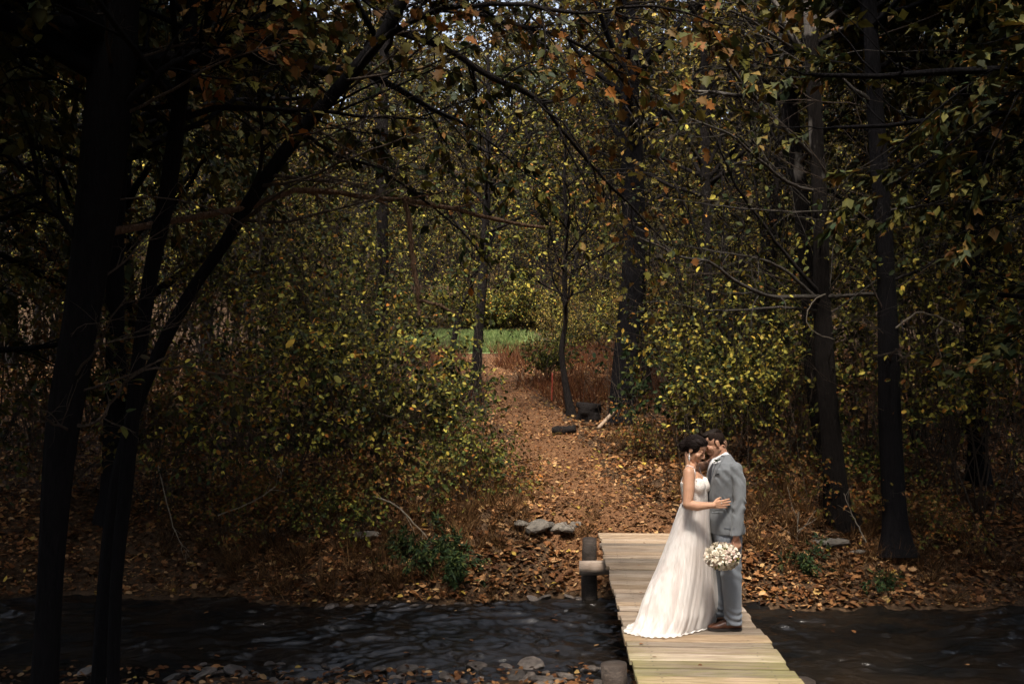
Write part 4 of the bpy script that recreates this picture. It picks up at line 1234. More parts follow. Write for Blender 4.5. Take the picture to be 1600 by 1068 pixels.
pr = [rock_mesh(400 + i, M['rock_pale'], 0.5) for i in range(4)]
ws = [rock_mesh(420 + i, M['stone_wet'], 0.55) for i in range(5)]
rr = random.Random(31)
pile = [(838, 845, .20, 'largest pale rock of the pile left of the bridge head'), (872, 838, .17, 'pale rock in the middle of the pile left of the bridge head'), (896, 832, .13, 'small pale rock at the right end of the pile by the bridge head'),
        (856, 826, .15, 'pale rock at the top of the pile left of the bridge head'), (884, 850, .12, 'low pale rock in front of the pile by the bridge head'), (815, 840, .11, 'small pale rock at the left end of the rock pile')]
for px, py, r, lab in pile:
    x = (px - CX) / F * 15.3
    o = link('rock', rr.choice(pr), None, (x, 15.3 + rr.uniform(-.15, .15) + (838 - py) * .012, gz(x, 15.3) + 0.05))
    o.scale = (r * 1.25, r, r * 0.9); o.rotation_euler = (rr.uniform(-.3, .3), rr.uniform(-.3, .3), rr.uniform(0, 6))
    tag(o, lab, 'rock', 'rocks piled left of the bridge head')
for px, Yd, r, lab in ((1300, 14.9, .24, 'long pale rock at the foot of the flaking sycamore trunk'), (1340, 14.7, .12, 'small pale rock right of the long one under the sycamore'), (570, 14.9, .2, 'dim grey rock on the left bank under the brambles'), (955, 13.75, .10, 'small stone at the foot of the far left bridge post')):
    a = at_ground(px, Yd)
    o = link('rock', rr.choice(pr), None, (a[0], a[1], a[2] + 0.03)); o.scale = (r * 1.4, r * .8, r * .55); o.rotation_euler = (0, 0, rr.uniform(-.3, .3))
    tag(o, lab, 'rock')
n_st = 0
while n_st < 110:
    x = rr.uniform(-4.6, 1.15); y = rr.uniform(9.75, 10.95)
    if abs(x - 1.6) < 0.3: continue
    r = rr.choice([0.035, 0.045, 0.055, 0.07, 0.09, 0.12]) * rr.uniform(.8, 1.2)
    z = max(gz(x, y), WATER_Z - 0.03)
    o = link('stone', rr.choice(ws), None, (x, y, z + r * 0.2)); o.scale = (r * 1.2, r, r * .8); o.rotation_euler = (rr.uniform(-.4, .4), rr.uniform(-.4, .4), rr.uniform(0, 6))
    tag(o, 'wet stone among many in the shallows at the near bank', 'stone', 'stones in the shallows of the near bank')
    n_st += 1
n_st = 0
while n_st < 26:
    x = rr.uniform(-3.0, 1.25); y = float(shore_far(np.array(x))) + rr.uniform(-.16, .06)
    r = rr.choice([0.03, 0.04, 0.06, 0.08]) * rr.uniform(.8, 1.2)
    o = link('stone', rr.choice(ws), None, (x, y, WATER_Z + r * 0.1)); o.scale = (r * 1.3, r, r * .7); o.rotation_euler = (rr.uniform(-.3, .3), rr.uniform(-.3, .3), rr.uniform(0, 6))
    tag(o, 'dark stone along the far waterline left of the bridge', 'stone', 'stones along the far waterline')
    n_st += 1


# ------------------------------------------------------------------ stump, logs, stake, sticks
def single_log(name, label, cat, p0, p1, r, seed, mat):
    me = log_mesh((0, 0, 0), np.array(p1) - np.array(p0), r, seed, mat=mat, lump=0.10)
    o = link(name, me, None, p0)
    return tag(o, label, cat)


a = at_ground(918, 24.5)
single_log('stump', 'dark rotten stump beside the crooked sapling', 'stump', a + [0, 0, -.1], a + [0.05, 0, .42], .30, 5, 'bark_dark')
a = at_ground(884, 22.5)
single_log('log', 'short dark log lying at the foot of the crooked sapling', 'log', a + [-.3, 0, .08], a + [.22, .1, .12], .10, 6, 'bark_dark')
a = at_ground(934, 23.2)
single_log('log', 'thin pale log leaning against the stout trunk', 'log', a + [0, 0, .02], a + [.42, .3, .42], .045, 7, 'log_pale')
t = NT('stake_red'); t.principled(**{'Base Color': (0.32, 0.05, 0.025, 1), 'Roughness': 0.6}); M['stake_red'] = t.m
a = at_ground(862, 27.5)
single_log('stake', 'thin red survey stake beside the path', 'stake', a + [0, 0, -.1], a + [.02, 0, .78], .022, 8, 'stake_red')


def stick(label, pts, r0, r1, seed, mat):
    rng = np.random.default_rng(seed)
    p = polyline(pts, 18, rng, 0.004)
    b = MB(); rad = np.linspace(r0, r1, 18); trunk_tube(b, p, rad, 7, seed, lump=.06)
    s, d, r, t = fork(rng, p[None], rad[None], 5, .3, .95, .4, 1.0)
    b.tubes(branches(rng, s, d, rng.uniform(.15, .5, 5), 6, .12, 0), taper(r * .6, 6, .4), 4)
    o = b.build('fallen_branch', M[mat], None, origin=p[0], loc=p[0])
    return tag(o, label, 'branch')


stick('fallen branch arching down the left bank to the water plants', px_line([(585, 775, 15.2), (620, 790, 15.0), (650, 820, 14.8), (672, 845, 14.75), (690, 862, 14.72)]), .014, .006, 1, 'twig_pale')
stick('thin bare branch leaning over the water at far left', px_line([(246, 722, 14.6), (262, 790, 14.5), (278, 840, 14.4), (296, 862, 14.35)]), .010, .005, 2, 'twig_pale')
stick('forked bare branch low on the left bank', px_line([(340, 805, 14.6), (400, 780, 14.7), (440, 748, 14.8), (425, 715, 14.9)]), .012, .005, 3, 'twig_pale')
stick('pale stick leaning against the flaking sycamore trunk', px_line([(1354, 848, 14.6), (1340, 820, 14.7), (1328, 795, 14.85), (1318, 770, 15.0)]), .010, .005, 4, 'twig_pale')
stick('thin upright stick on the right bank beside the groom', px_line([(1247, 860, 14.8), (1246, 835, 14.8), (1247, 800, 14.8)]), .012, .008, 6, 'twig_pale')

# ------------------------------------------------------------------ figure tools
from mathutils.bvhtree import BVHTree


def prim_cone(mb, p0, r0, p1, r1, k=14, m=4):
    """closed tapered capsule"""
    p0, p1 = np.asarray(p0, float), np.asarray(p1, float)
    ax = p1 - p0; L = np.linalg.norm(ax)
    ax = ax / max(L, 1e-9) if L > 1e-6 else np.array([0, 0, 1.0])
    ref = np.array([1.0, 0, 0]) if abs(ax[0]) < 0.7 else np.array([0, 1.0, 0])
    a = nrm(np.cross(ax, ref)); b = np.cross(ax, a)
    rows = []
    for i in range(m + 1):
        th = math.pi / 2 * (1 - i / m)
        rows.append((p0 - ax * r0 * math.sin(th), r0 * math.cos(th)))
    for i in range(m + 1):
        th = math.pi / 2 * (i / m)
        rows.append((p1 + ax * r1 * math.sin(th), r1 * math.cos(th)))
    ang = np.arange(k) * 2 * math.pi / k
    V = []
    for c, r in rows:
        V.append(c + max(r, 1e-4) * (np.cos(ang)[:, None] * a + np.sin(ang)[:, None] * b))
    V = np.array(V); n = len(rows)
    idx = np.arange(n * k).reshape(n, k)
    q = np.stack([idx[:-1], np.roll(idx[:-1], -1, 1), np.roll(idx[1:], -1, 1), idx[1:]], -1).reshape(-1, 4)
    base = mb.n
    mb.add(V.reshape(-1, 3), q)
    for row, rev in ((idx[0], True), (idx[-1], False)):
        rw = row[::-1] if rev else row
        mb.f.append(rw + base); mb.sz.append(np.array([k])); mb.mi.append(np.array([0]))


def prim_ell(mb, c, ax, rad, k=20, m=12):
    """ellipsoid, ax = 3 orthonormal rows"""
    c = np.asarray(c, float); ax = np.asarray(ax, float)
    th = np.linspace(0.02, math.pi - 0.02, m + 1); ph = np.arange(k) * 2 * math.pi / k
    u = np.stack([np.sin(th)[:, None] * np.cos(ph), np.sin(th)[:, None] * np.sin(ph), np.cos(th)[:, None] * np.ones(k)], -1)
    V = c + (u * np.asarray(rad)) @ ax
    idx = np.arange((m + 1) * k).reshape(m + 1, k)
    q = np.stack([idx[:-1], idx[1:], np.roll(idx[1:], -1, 1), np.roll(idx[:-1], -1, 1)], -1).reshape(-1, 4)
    base = mb.n
    mb.add(V.reshape(-1, 3), q)
    mb.f.append(idx[0] + base); mb.sz.append(np.array([k])); mb.mi.append(np.array([0]))
    mb.f.append(idx[-1][::-1] + base); mb.sz.append(np.array([k])); mb.mi.append(np.array([0]))


def prim_loft(mb, rings, k=36, cap=True, power=2.3):
    """rings: (centre, axis a, axis b) ; superellipse sections"""
    ph = np.arange(k) * 2 * math.pi / k
    cu = np.sign(np.cos(ph)) * np.abs(np.cos(ph)) ** (2 / power); su = np.sign(np.sin(ph)) * np.abs(np.sin(ph)) ** (2 / power)
    V = np.array([np.asarray(c) + cu[:, None] * np.asarray(a) + su[:, None] * np.asarray(b) for c, a, b in rings])
    n = len(rings)
    idx = np.arange(n * k).reshape(n, k)
    q = np.stack([idx[:-1], np.roll(idx[:-1], -1, 1), np.roll(idx[1:], -1, 1), idx[1:]], -1).reshape(-1, 4)
    base = mb.n
    mb.add(V.reshape(-1, 3), q)
    if cap:
        mb.f.append(idx[0][::-1] + base); mb.sz.append(np.array([k])); mb.mi.append(np.array([0]))
        mb.f.append(idx[-1] + base); mb.sz.append(np.array([k])); mb.mi.append(np.array([0]))


def fuse(mb, name, mat, parent, origin, voxel=0.006, smooth=4, disp=None):
    """fuse overlapping closed shells into one continuous skin"""
    me = mb.mesh(name + '_src', mat)
    ob = bpy.data.objects.new(name + '_src', me)
    C.objects.link(ob)
    md = ob.modifiers.new('r', 'REMESH'); md.mode = 'VOXEL'; md.voxel_size = voxel; md.use_smooth_shade = True
    if smooth:
        m2 = ob.modifiers.new('s', 'SMOOTH'); m2.factor = 0.5; m2.iterations = smooth
    bpy.context.view_layer.update()
    dg = bpy.context.evaluated_depsgraph_get()
    out = bpy.data.meshes.new_from_object(ob.evaluated_get(dg))
    bpy.data.objects.remove(ob); bpy.data.meshes.remove(me)
    n = len(out.vertices)
    co = np.empty(n * 3, np.float32); out.vertices.foreach_get('co', co)
    co = co.reshape(-1, 3).astype(float)
    if disp is not None:
        no = np.empty(n * 3, np.float32); out.vertices.foreach_get('normal', no); no = no.reshape(-1, 3)
        co = co + no * disp(co)[:, None]
    bv = BVHTree.FromPolygons([Vector(c) for c in co], [tuple(p.vertices) for p in out.polygons])
    out.vertices.foreach_set('co', (co - np.asarray(origin)).astype(np.float32).ravel())
    out.update()
    out.name = name
    out.polygons.foreach_set('use_smooth', np.ones(len(out.polygons), dtype=bool))
    out.materials.clear(); out.materials.append(mat)
    o = link(name, out, parent)
    return o, bv


def snap(bv, p, off):
    loc, no, i, d = bv.find_nearest(Vector(p))
    return np.array(loc + no * off)


def hand(mb, w, d, n, side, curls, sc=1.0, thumb=(0.5, 0.35), spread=0.16):
    """palm + four fingers + thumb. side: +1 right hand, -1 left hand"""
    w, d, n = np.asarray(w, float), nrm(np.asarray(d, float)), np.asarray(n, float)
    n = nrm(n - d * np.dot(n, d)); t = np.cross(d, n) * side
    ln = [[.044, .026, .021], [.049, .030, .022], [.045, .028, .021], [.035, .021, .019]]
    xs_ = [.030, .010, -.010, -.029]; kn = [.088, .092, .088, .080]; rr_ = [.0102, .0106, .0102, .0092]
    for i in range(4):
        k0 = w + d * kn[i] * sc + t * xs_[i] * sc
        prim_cone(mb, w + d * .012 * sc + t * xs_[i] * .62 * sc, .015 * sc, k0, .0115 * sc, 10, 3)
        p = k0; a = 0.0
        for j in range(3):
            a += curls[i][j]
            dd = nrm(d * math.cos(a) + n * math.sin(a) + t * spread * (1.5 - i) * .5)
            q = p + dd * ln[i][j] * sc
            prim_cone(mb, p, rr_[i] * (1 - .05 * j) * sc, q, rr_[i] * (1 - .05 * (j + 1)) * sc, 8, 3)
            p = q
    b0 = w + d * .018 * sc + t * .022 * sc
    d1 = nrm(d * .75 + t * thumb[0] + n * .3); b1 = b0 + d1 * .042 * sc
    d2 = nrm(d * .95 + t * thumb[0] * .4 + n * thumb[1]); b2 = b1 + d2 * .032 * sc
    d3 = nrm(d + n * (thumb[1] + .25)); b3 = b2 + d3 * .024 * sc
    prim_cone(mb, b0, .016 * sc, b1, .0125 * sc, 8, 3); prim_cone(mb, b1, .0115 * sc, b2, .0105 * sc, 8, 3); prim_cone(mb, b2, .0105 * sc, b3, .0085 * sc, 8, 3)


class Head:
    def __init__(s, c, f, up, sc=1.0):
        s.c = np.asarray(c, float); s.f = nrm(np.asarray(f, float))
        up = np.asarray(up, float); s.u = nrm(up - s.f * np.dot(up, s.f)); s.r = np.cross(s.f, s.u); s.sc = sc

    def p(s, r, f, u): return s.c + (s.r * r + s.f * f + s.u * u) * s.sc

    def ax(s): return np.array([s.r, s.f, s.u])

    def build(s, mb, female=False):
        k = s.sc; A = s.ax(); w = 0.94 if female else 1.0
        E = lambda r, f, u, a, b, c: prim_ell(mb, s.p(r, f, u), A, (a * k * w, b * k, c * k))
        K = lambda p0, r0, p1, r1: prim_cone(mb, s.p(*p0), r0 * k, s.p(*p1), r1 * k, 10, 4)
        E(0, -.010, .030, .076, .095, .090)
        E(0, .028, -.030, .062, .060, .085)
        jw = .050 if not female else .042
        for sg in (-1, 1):
            K((sg * jw, -.005, -.065), .024, (sg * .012, .068, -.108), .017 if not female else .015)
            E(sg * .038, .058, -.026, .026, .026, .026)
            E(sg * .031, .074, .002, .0135, .0125, .0115)
            K((sg * .008, .098, -.034), .0075, (sg * .012, .094, -.035), .007)
            prim_ell(mb, s.p(sg * .079 * w, -.008, -.008), A, (.008 * k, .018 * k, .031 * k))
            K((sg * .080 * w, -.018, -.03), .006, (sg * .084 * w, -.02, .016), .007)
        K((-.010, .070, -.110), .018, (.010, .070, -.110), .018)
        E(0, .074, -.064, .030, .020, .022)
        K((-.013, .0895, -.058), .0062, (.013, .0895, -.058), .0062)
        K((-.011, .0885, -.068), .0068, (.011, .0885, -.068), .0068)
        K((0, .084, .018), .0085, (0, .1085, -.026), .0100)
        K((-.034, .079, .024), .010 if not female else .007, (.034, .079, .024), .010 if not female else .007)
        E(0, .045, .055, .058, .042, .04)


def tube_part(name, pts, rad, mat, parent, origin, k=6, n=None):
    b = MB(); p = np.asarray(pts, float)
    if n: p = polyline(p, n)
    r = np.interp(np.linspace(0, 1, len(p)), np.linspace(0, 1, len(np.atleast_1d(rad))), np.atleast_1d(rad))
    b.tubes(p, r, k)
    return b.build(name, mat, parent, origin=origin)


def patch(bv, left, right, n, m, off, name, mat, parent, origin, thick=0.004):
    """a cloth piece laid on a body surface: strip between two edge lines, snapped to the surface"""
    L = polyline(left, n); Rr = polyline(right, n)
    top, bot = [], []
    for i in range(n):
        for j in range(m):
            p = L[i] + (Rr[i] - L[i]) * j / (m - 1)
            d = Vector(p) - Vector((0, 0, CAMZ))
            hit = bv.ray_cast(Vector((0, 0, CAMZ)), d.normalized())
            q = np.array(hit[0]) if hit[0] is not None else p
            nn = -np.array(d.normalized())
            top.append(q + nn * off); bot.append(q + nn * (off - thick))
    idx = np.arange(n * m).reshape(n, m)
    q = np.stack([idx[:-1, :-1], idx[:-1, 1:], idx[1:, 1:], idx[1:, :-1]], -1).reshape(-1, 4)
    b = MB(); b.add(np.array(top + bot), np.concatenate([q, q[:, ::-1] + n * m]))
    edge = np.concatenate([idx[0], idx[1:, -1], idx[-1, ::-1][1:], idx[::-1, 0][1:-1]])
    e2 = np.roll(edge, -1)
    b.f.append(np.stack([edge, e2, e2 + n * m, edge + n * m], 1).ravel()); b.sz.append(np.full(len(edge), 4)); b.mi.append(np.zeros(len(edge), int))
    return b.build(name, mat, parent, origin=origin)


# ------------------------------------------------------------------ figure materials
def skin_mat(name, a, b):
    t = NT(name)
    n1 = t.noise(t.coord('Object'), 18.0, 4.0, 0.6)
    c = t.ramp(n1, [(0.3, a), (0.7, b)])
    t.principled(**{'Base Color': c, 'Roughness': 0.5, 'Specular IOR Level': 0.35, 'Subsurface Weight': 0.12,
                    'Subsurface Radius': (0.02, 0.008, 0.004), 'Subsurface Scale': 0.4, 'Normal': t.bump(t.noise(t.coord('Object'), 160.0, 3.0), 0.12, 0.002)})
    return t.m


def cloth_mat(name, a, b, scale=240.0, fold=0.5, rough=0.85, sheen=0.15, fold_scale=(7, 7, 3.5)):
    t = NT(name)
    n1 = t.noise(t.coord('Object'), scale, 2.0, 0.6)
    n2 = t.noise(t.coord('Object', fold_scale), 1.6, 2.0, 0.5, 0.0)
    c = t.ramp(n1, [(0.3, a), (0.7, b)])
    h = t.n('Math', operation='MULTIPLY_ADD', ins={0: n1, 1: 0.04, 2: n2})
    t.principled(**{'Base Color': c, 'Roughness': rough, 'Specular IOR Level': 0.25, 'Sheen Weight': sheen, 'Sheen Roughness': 0.5,
                    'Normal': t.bump(h.outputs[0], fold, 0.03)})
    return t.m


def hair_mat(name, a, b, sc=(60, 60, 60)):
    t = NT(name)
    n1 = t.noise(t.coord('Object', sc), 3.0, 3.0, 0.6)
    t.principled(**{'Base Color': t.ramp(n1, [(0.3, a), (0.7, b)]), 'Roughness': 0.55, 'Specular IOR Level': 0.08, 'Normal': t.bump(n1, 0.5, 0.004)})
    return t.m


M['skin_bride'] = skin_mat('skin_bride', (0.44, 0.235, 0.145), (0.50, 0.28, 0.18))
M['skin_groom'] = skin_mat('skin_groom', (0.42, 0.22, 0.14), (0.48, 0.26, 0.17))
M['suit'] = cloth_mat('suit', (0.125, 0.133, 0.144), (0.165, 0.175, 0.187), fold=0.45)
M['suit_trouser'] = cloth_mat('suit_trouser', (0.115, 0.128, 0.15), (0.155, 0.17, 0.195), fold=0.5, fold_scale=(5, 5, 3))
M['suit_dark'] = cloth_mat('suit_dark', (0.05, 0.055, 0.07), (0.075, 0.08, 0.10), fold=0.1)
M['tie'] = cloth_mat('tie', (0.012, 0.012, 0.016), (0.02, 0.02, 0.026), fold=0.1, rough=0.6)
M['shirt'] = cloth_mat('shirt', (0.66, 0.66, 0.68), (0.74, 0.74, 0.75), fold=0.15)
M['lining'] = cloth_mat('lining', (0.62, 0.50, 0.46), (0.68, 0.56, 0.52), fold=0.15)
M['hair_bride'] = hair_mat('hair_bride', (0.006, 0.004, 0.004), (0.020, 0.013, 0.011))
M['hair_groom'] = hair_mat('hair_groom', (0.008, 0.006, 0.005), (0.028, 0.019, 0.014))
t = NT('shoe_leather'); n1 = t.noise(t.coord('Object'), 22.0, 3.0)
t.principled(**{'Base Color': t.ramp(n1, [(0.3, (0.06, 0.020, 0.010)), (0.7, (0.135, 0.05, 0.024))]), 'Roughness': 0.32}); M['shoe'] = t.m
t = NT('shoe_sole'); t.principled(**{'Base Color': (0.015, 0.010, 0.008, 1), 'Roughness': 0.7}); M['sole'] = t.m
t = NT('lip'); t.principled(**{'Base Color': (0.27, 0.075, 0.065, 1), 'Roughness': 0.4}); M['lip'] = t.m
t = NT('jewel'); t.principled(**{'Base Color': (0.85, 0.82, 0.78, 1), 'Roughness': 0.2, 'Metallic': 0.6}); M['jewel'] = t.m
# hair cropped short over the scalp: skin shows between
t = NT('hair_fade'); n1 = t.noise(t.coord('Object'), 420.0, 2.0)
t.principled(**{'Base Color': t.ramp(n1, [(0.35, (0.008, 0.006, 0.005)), (0.75, (0.035, 0.021, 0.016))]), 'Roughness': 0.8, 'Specular IOR Level': 0.08}); M['hair_fade'] = t.m
# lace
t = NT('lace'); v = t.coord('Object')
vo = t.n('TexVoronoi', feature='DISTANCE_TO_EDGE', ins={'Scale': 75.0}); t.t.links.new(v, vo.inputs['Vector'])
n1 = t.noise(v, 70.0, 3.0)
c = t.ramp(vo.outputs[0], [(0.02, (0.80, 0.76, 0.72)), (0.15, (0.78, 0.73, 0.69)), (0.30, (0.50, 0.39, 0.33))])
t.principled(**{'Base Color': c, 'Roughness': 0.8, 'Normal': t.bump(vo.outputs[0], -0.8, 0.01)}); M['lace'] = t.m
# tulle: fine net, partly see-through over the blush lining
t = NT('tulle')
n1 = t.noise(t.coord('Object', (30, 30, 1.2)), 2.0, 4.0, 0.6)
c = t.ramp(n1, [(0.3, (0.70, 0.655, 0.625)), (0.7, (0.80, 0.77, 0.745))])
p = t.n('BsdfPrincipled', ins={'Base Color': c, 'Roughness': 0.75, 'Specular IOR Level': 0.2, 'Sheen Weight': 0.2, 'Normal': t.bump(n1, 0.25, 0.008)})
tr = t.n('BsdfTranslucent', ins={'Color': c}); tp = t.n('BsdfTransparent')
m1 = t.n('MixShader', ins={0: 0.22, 1: p.outputs[0], 2: tr.outputs[0]})
fz = t.ramp(t.noise(t.coord('Object', (9, 9, 0.5)), 1.6, 2.0), [(0.40, (0.08, 0.08, 0.08)), (0.62, (0.42, 0.42, 0.42))])
m2 = t.n('MixShader', ins={0: fz, 1: m1.outputs[0], 2: tp.outputs[0]}); t.surf(m2.outputs[0]); M['tulle'] = t.m
# sheer netting over the shoulders
t = NT('sheer'); p = t.n('BsdfPrincipled', ins={'Base Color': (0.78, 0.68, 0.62, 1), 'Roughness': 0.7}); tp = t.n('BsdfTransparent')
m2 = t.n('MixShader', ins={0: 0.68, 1: p.outputs[0], 2: tp.outputs[0]}); t.surf(m2.outputs[0]); M['sheer'] = t.m

# ------------------------------------------------------------------ the groom
GY = 9.08


def G(px, py, dy=0.0): return P(px, py, GY + dy) * [1, 1, 1]


def gpt(px, py, dy=0.0):
    """point at GY measured on the photo, then moved dy in depth"""
    p = P(px, py, GY); p[1] += dy; return p


gorg = np.array([P(1132, 983, GY)[0], GY, 0.0])
groom = empty('person', gorg)
tag(groom, 'man in a light grey suit holding a white bouquet beside the bride', 'person', 'couple on the bridge')
gh = Head(gpt(1115.5, 691.5, 0.0), (-0.92, -0.10, -0.40), (0, 0, 1), 1.0)
b = MB(); gh.build(b)
neck0, neck1 = gpt(1129, 722, 0), gh.p(0, -.035, -.05)
prim_cone(b, neck0, .066, neck1, .056)
X3 = np.eye(3)
prim_ell(b, gpt(1131, 752), X3, (.115, .175, .20)); prim_ell(b, gpt(1132, 800), X3, (.11, .155, .17))
prim_cone(b, gpt(1142, 729, -.175), .042, gpt(1147, 777, -.232), .036); prim_cone(b, gpt(1147, 777, -.232), .036, gpt(1141, 832, -.24), .027)
prim_cone(b, gpt(1132, 728, .17), .05, gpt(1112, 772, .30), .042); prim_cone(b, gpt(1112, 772, .30), .042, gpt(1094, 784, .24), .028)
for hp, kn_, an in ((gpt(1136, 832, -.09), gpt(1138, 900, -.10), gpt(1143, 970, -.115)), (gpt(1130, 832, .09), gpt(1127, 900, .10), gpt(1131, 966, .11))):
    prim_cone(b, hp, .082, kn_, .055); prim_cone(b, kn_, .055, an, .036); prim_cone(b, an, .036, an + [-.13, 0, -.03], .028)
hw = gpt(1141, 832, -.235)
hand(b, hw, (0.12, -.04, -1.0), (-.15, 1.0, 0), -1, [(.75, 1.25, .9)] * 4, 1.0, thumb=(.35, .8))
hand(b, gpt(1094, 784, .24), (-1, -.35, 0), (0, -1, .1), -1, [(.25, .3, .2)] * 4, 1.0)
_, gbv = fuse(b, 'body', M['skin_groom'], groom, gorg, 0.0045, 2)
# hair: short sides, swept top
b = MB(); A = gh.ax()
prim_ell(b, gh.p(0, -.026, .030), A, (.0795, .086, .088)); prim_cone(b, gh.p(-.03, -.072, -.03), .025, gh.p(.03, -.072, -.03), .025)
for sg in (-1, 1): prim_ell(b, gh.p(sg * .056, .006, .062), A, (.0165, .044, .042)); prim_ell(b, gh.p(sg * .0655, .004, .015), A, (.012, .014, .03))
fuse(b, 'hair_sides', M['hair_fade'], groom, gorg, 0.005, 3)
b = MB()
prim_ell(b, gh.p(0, -.008, .082), A, (.064, .084, .042)); prim_ell(b, gh.p(0, .048, .094), A, (.052, .032, .024))
rng = np.random.default_rng(6)
for i in range(90):
    r0 = rng.uniform(-.055, .055); f0 = rng.uniform(.0, .088) - abs(r0) * .3
    p = [gh.p(r0, f0 * .9, .088 + .02 * (1 - (r0 / .06) ** 2)), gh.p(r0 * 1.02, f0 + .012 - .02, .112 + rng.uniform(-.004, .006) - abs(r0) * .3), gh.p(r0 * 1.05, f0 - .05, .117 + rng.uniform(-.008, .004) - abs(r0) * .4), gh.p(r0 * 1.1, f0 - .09, .105 - abs(r0) * .5)]
    b.tubes(polyline(p, 7), np.array([.002, .0042, .0048, .0045, .004, .003, .0015]), 4)
o = b.build('hair', M['hair_groom'], groom, origin=gorg)
# brows, lashes
for sg in (-1, 1):
    tube_part('eyebrow', [snap(gbv, gh.p(sg * x_, .10, u_), .0008) for x_, u_ in ((.013, .021), (.026, .026), (.044, .022))], [.0022, .0032, .0016], M['hair_groom'], groom, gorg, n=7)
    tube_part('eyelash', [snap(gbv, gh.p(sg * x_, .10, u_), .0005) for x_, u_ in ((.019, -.002), (.031, -.007), (.044, -.003))], [.0012, .0016, .0012], M['hair_groom'], groom, gorg, n=7)
tube_part('lips', [snap(gbv, gh.p(x_, .11, -.0625), .0002) for x_ in (-.018, 0, .018)], [.002, .0032, .002], M['lip'], groom, gorg, n=7)

# jacket
def tring(py, fpx, bpx, hw_, dy=0.0):
    a, c = gpt(fpx, py, dy), gpt(bpx, py, dy)
    return ((a + c) / 2, (c - a) / 2, np.array([0, hw_, 0]))


b = MB()
prim_loft(b, [tring(831, 1108.5, 1163, .205), tring(826, 1108.5, 1163, .212), tring(808, 1106.5, 1158, .208), tring(786, 1106, 1153.5, .192), tring(765, 1105, 1155, .205), tring(745, 1105, 1156, .222), tring(730, 1108, 1154, .222), tring(721, 1113, 1149, .185), tring(714, 1119, 1144, .115), tring(709, 1123, 1141, .075)])
sl = [gpt(1142, 729, -.185), gpt(1147, 752, -.215), gpt(1146.5, 779, -.235), gpt(1143, 804, -.245), gpt(1140, 829, -.245)]
sr_ = [.063, .059, .056, .053, .050]
for i in range(4): prim_cone(b, sl[i], sr_[i], sl[i + 1] if i < 3 else sl[4] - nrm(sl[4] - sl[3]) * .045, sr_[i + 1])
prim_loft(b, [(sl[3], np.array([.053, 0, 0]), np.array([0, .050, 0])), (sl[4], np.array([.053, 0, .004]), np.array([0, .049, 0]))], 24)
sf = [gpt(1134, 729, .185), gpt(1124, 752, .25), gpt(1112, 774, .31), gpt(1104, 780, .29), gpt(1098, 783, .26)]
for i in range(4): prim_cone(b, sf[i], sr_[i], sf[i + 1], sr_[i + 1])


def jdisp(co):
    z = co[:, 2]; x = co[:, 0]; y = co[:, 1]
    near = np.clip((GY - .13 - y) / .05, 0, 1)
    elbow = np.exp(-((z - 1.17) / .13) ** 2)
    d = near * elbow * .0075 * np.sin((z + .55 * x) * 70 + 5 * np.sin(x * 31 + z * 9)) * (.5 + .5 * np.sin(z * 23 + 1))
    d += near * np.exp(-((z - 1.40) / .07) ** 2) * .005 * np.sin((z * .8 + x) * 70)
    d += (1 - near) * .003 * np.sin((z * .9 + x * .6) * 33 + y * 9) * np.exp(-((z - 1.13) / .16) ** 2)
    d += np.exp(-((z - .93) / .07) ** 2) * .005 * np.sin(x * 40 + y * 23)
    return d


_, jbv = fuse(b, 'jacket', M['suit'], groom, gorg, 0.006, 3, jdisp)
patch(jbv, [gpt(1127, 711), gpt(1119, 723), gpt(1112, 742), gpt(1107.5, 766)], [gpt(1133, 712), gpt(1126, 724), gpt(1119, 737), gpt(1108.5, 768)], 14, 4, .007, 'lapel', M['suit'], groom, gorg, .008)
patch(jbv, [gpt(1119, 722), gpt(1112, 742), gpt(1107.5, 766), gpt(1106.5, 784)], [gpt(1120, 722.5), gpt(1113.2, 742), gpt(1108.5, 767), gpt(1107.4, 784)], 14, 2, .0085, 'lapel_edge', M['suit_dark'], groom, gorg, .004)
patch(jbv, [gpt(1114.5, 741.5), gpt(1118, 740.5), gpt(1124, 739)], [gpt(1114.5, 744), gpt(1118, 743), gpt(1124, 741.5)], 6, 2, .006, 'pocket_square', M['tie'], groom, gorg, .005)
patch(jbv, [gpt(1113, 797), gpt(1121, 796), gpt(1129, 796)], [gpt(1113, 800), gpt(1121, 800), gpt(1129, 800)], 8, 2, .006, 'pocket_flap', M['suit'], groom, gorg, .006)
patch(jbv, [gpt(1131, 824), gpt(1138, 825), gpt(1148, 825)], [gpt(1131, 824.8), gpt(1138, 825.8), gpt(1148, 825.8)], 8, 2, .0035, 'cuff_seam', M['suit_dark'], groom, gorg, .003)
# shirt collar, shirt front, tie
b = MB()
cc = gpt(1126.5, 713); ca = nrm(gpt(1136, 706) - gpt(1116, 717)); cu_ = nrm(np.cross(ca, [0, 1, 0])); cu_ = cu_ if cu_[2] > 0 else -cu_
ringsc = [(cc - cu_ * .022, ca * .078, np.array([0, .076, 0])), (cc + cu_ * .010, ca * .070, np.array([0, .068, 0])), (cc + cu_ * .026, ca * .067, np.array([0, .064, 0])), (cc + cu_ * .024, ca * .062, np.array([0, .060, 0])), (cc - cu_ * .02, ca * .064, np.array([0, .062, 0]))]
prim_loft(b, ringsc, 32, cap=False, power=2.0)
b.build('shirt_collar', M['shirt'], groom, origin=gorg)
b = MB()
prim_loft(b, [(gpt(1110.5, 762, 0), np.array([.030, 0, 0]), np.array([0, .035, 0])), (gpt(1112.5, 742, 0), np.array([.042, 0, 0]), np.array([0, .062, 0])), (gpt(1117, 724, 0), np.array([.050, 0, 0]), np.array([0, .085, 0])), (gpt(1120.5, 715, 0), np.array([.046, 0, 0]), np.array([0, .066, 0]))], 24)
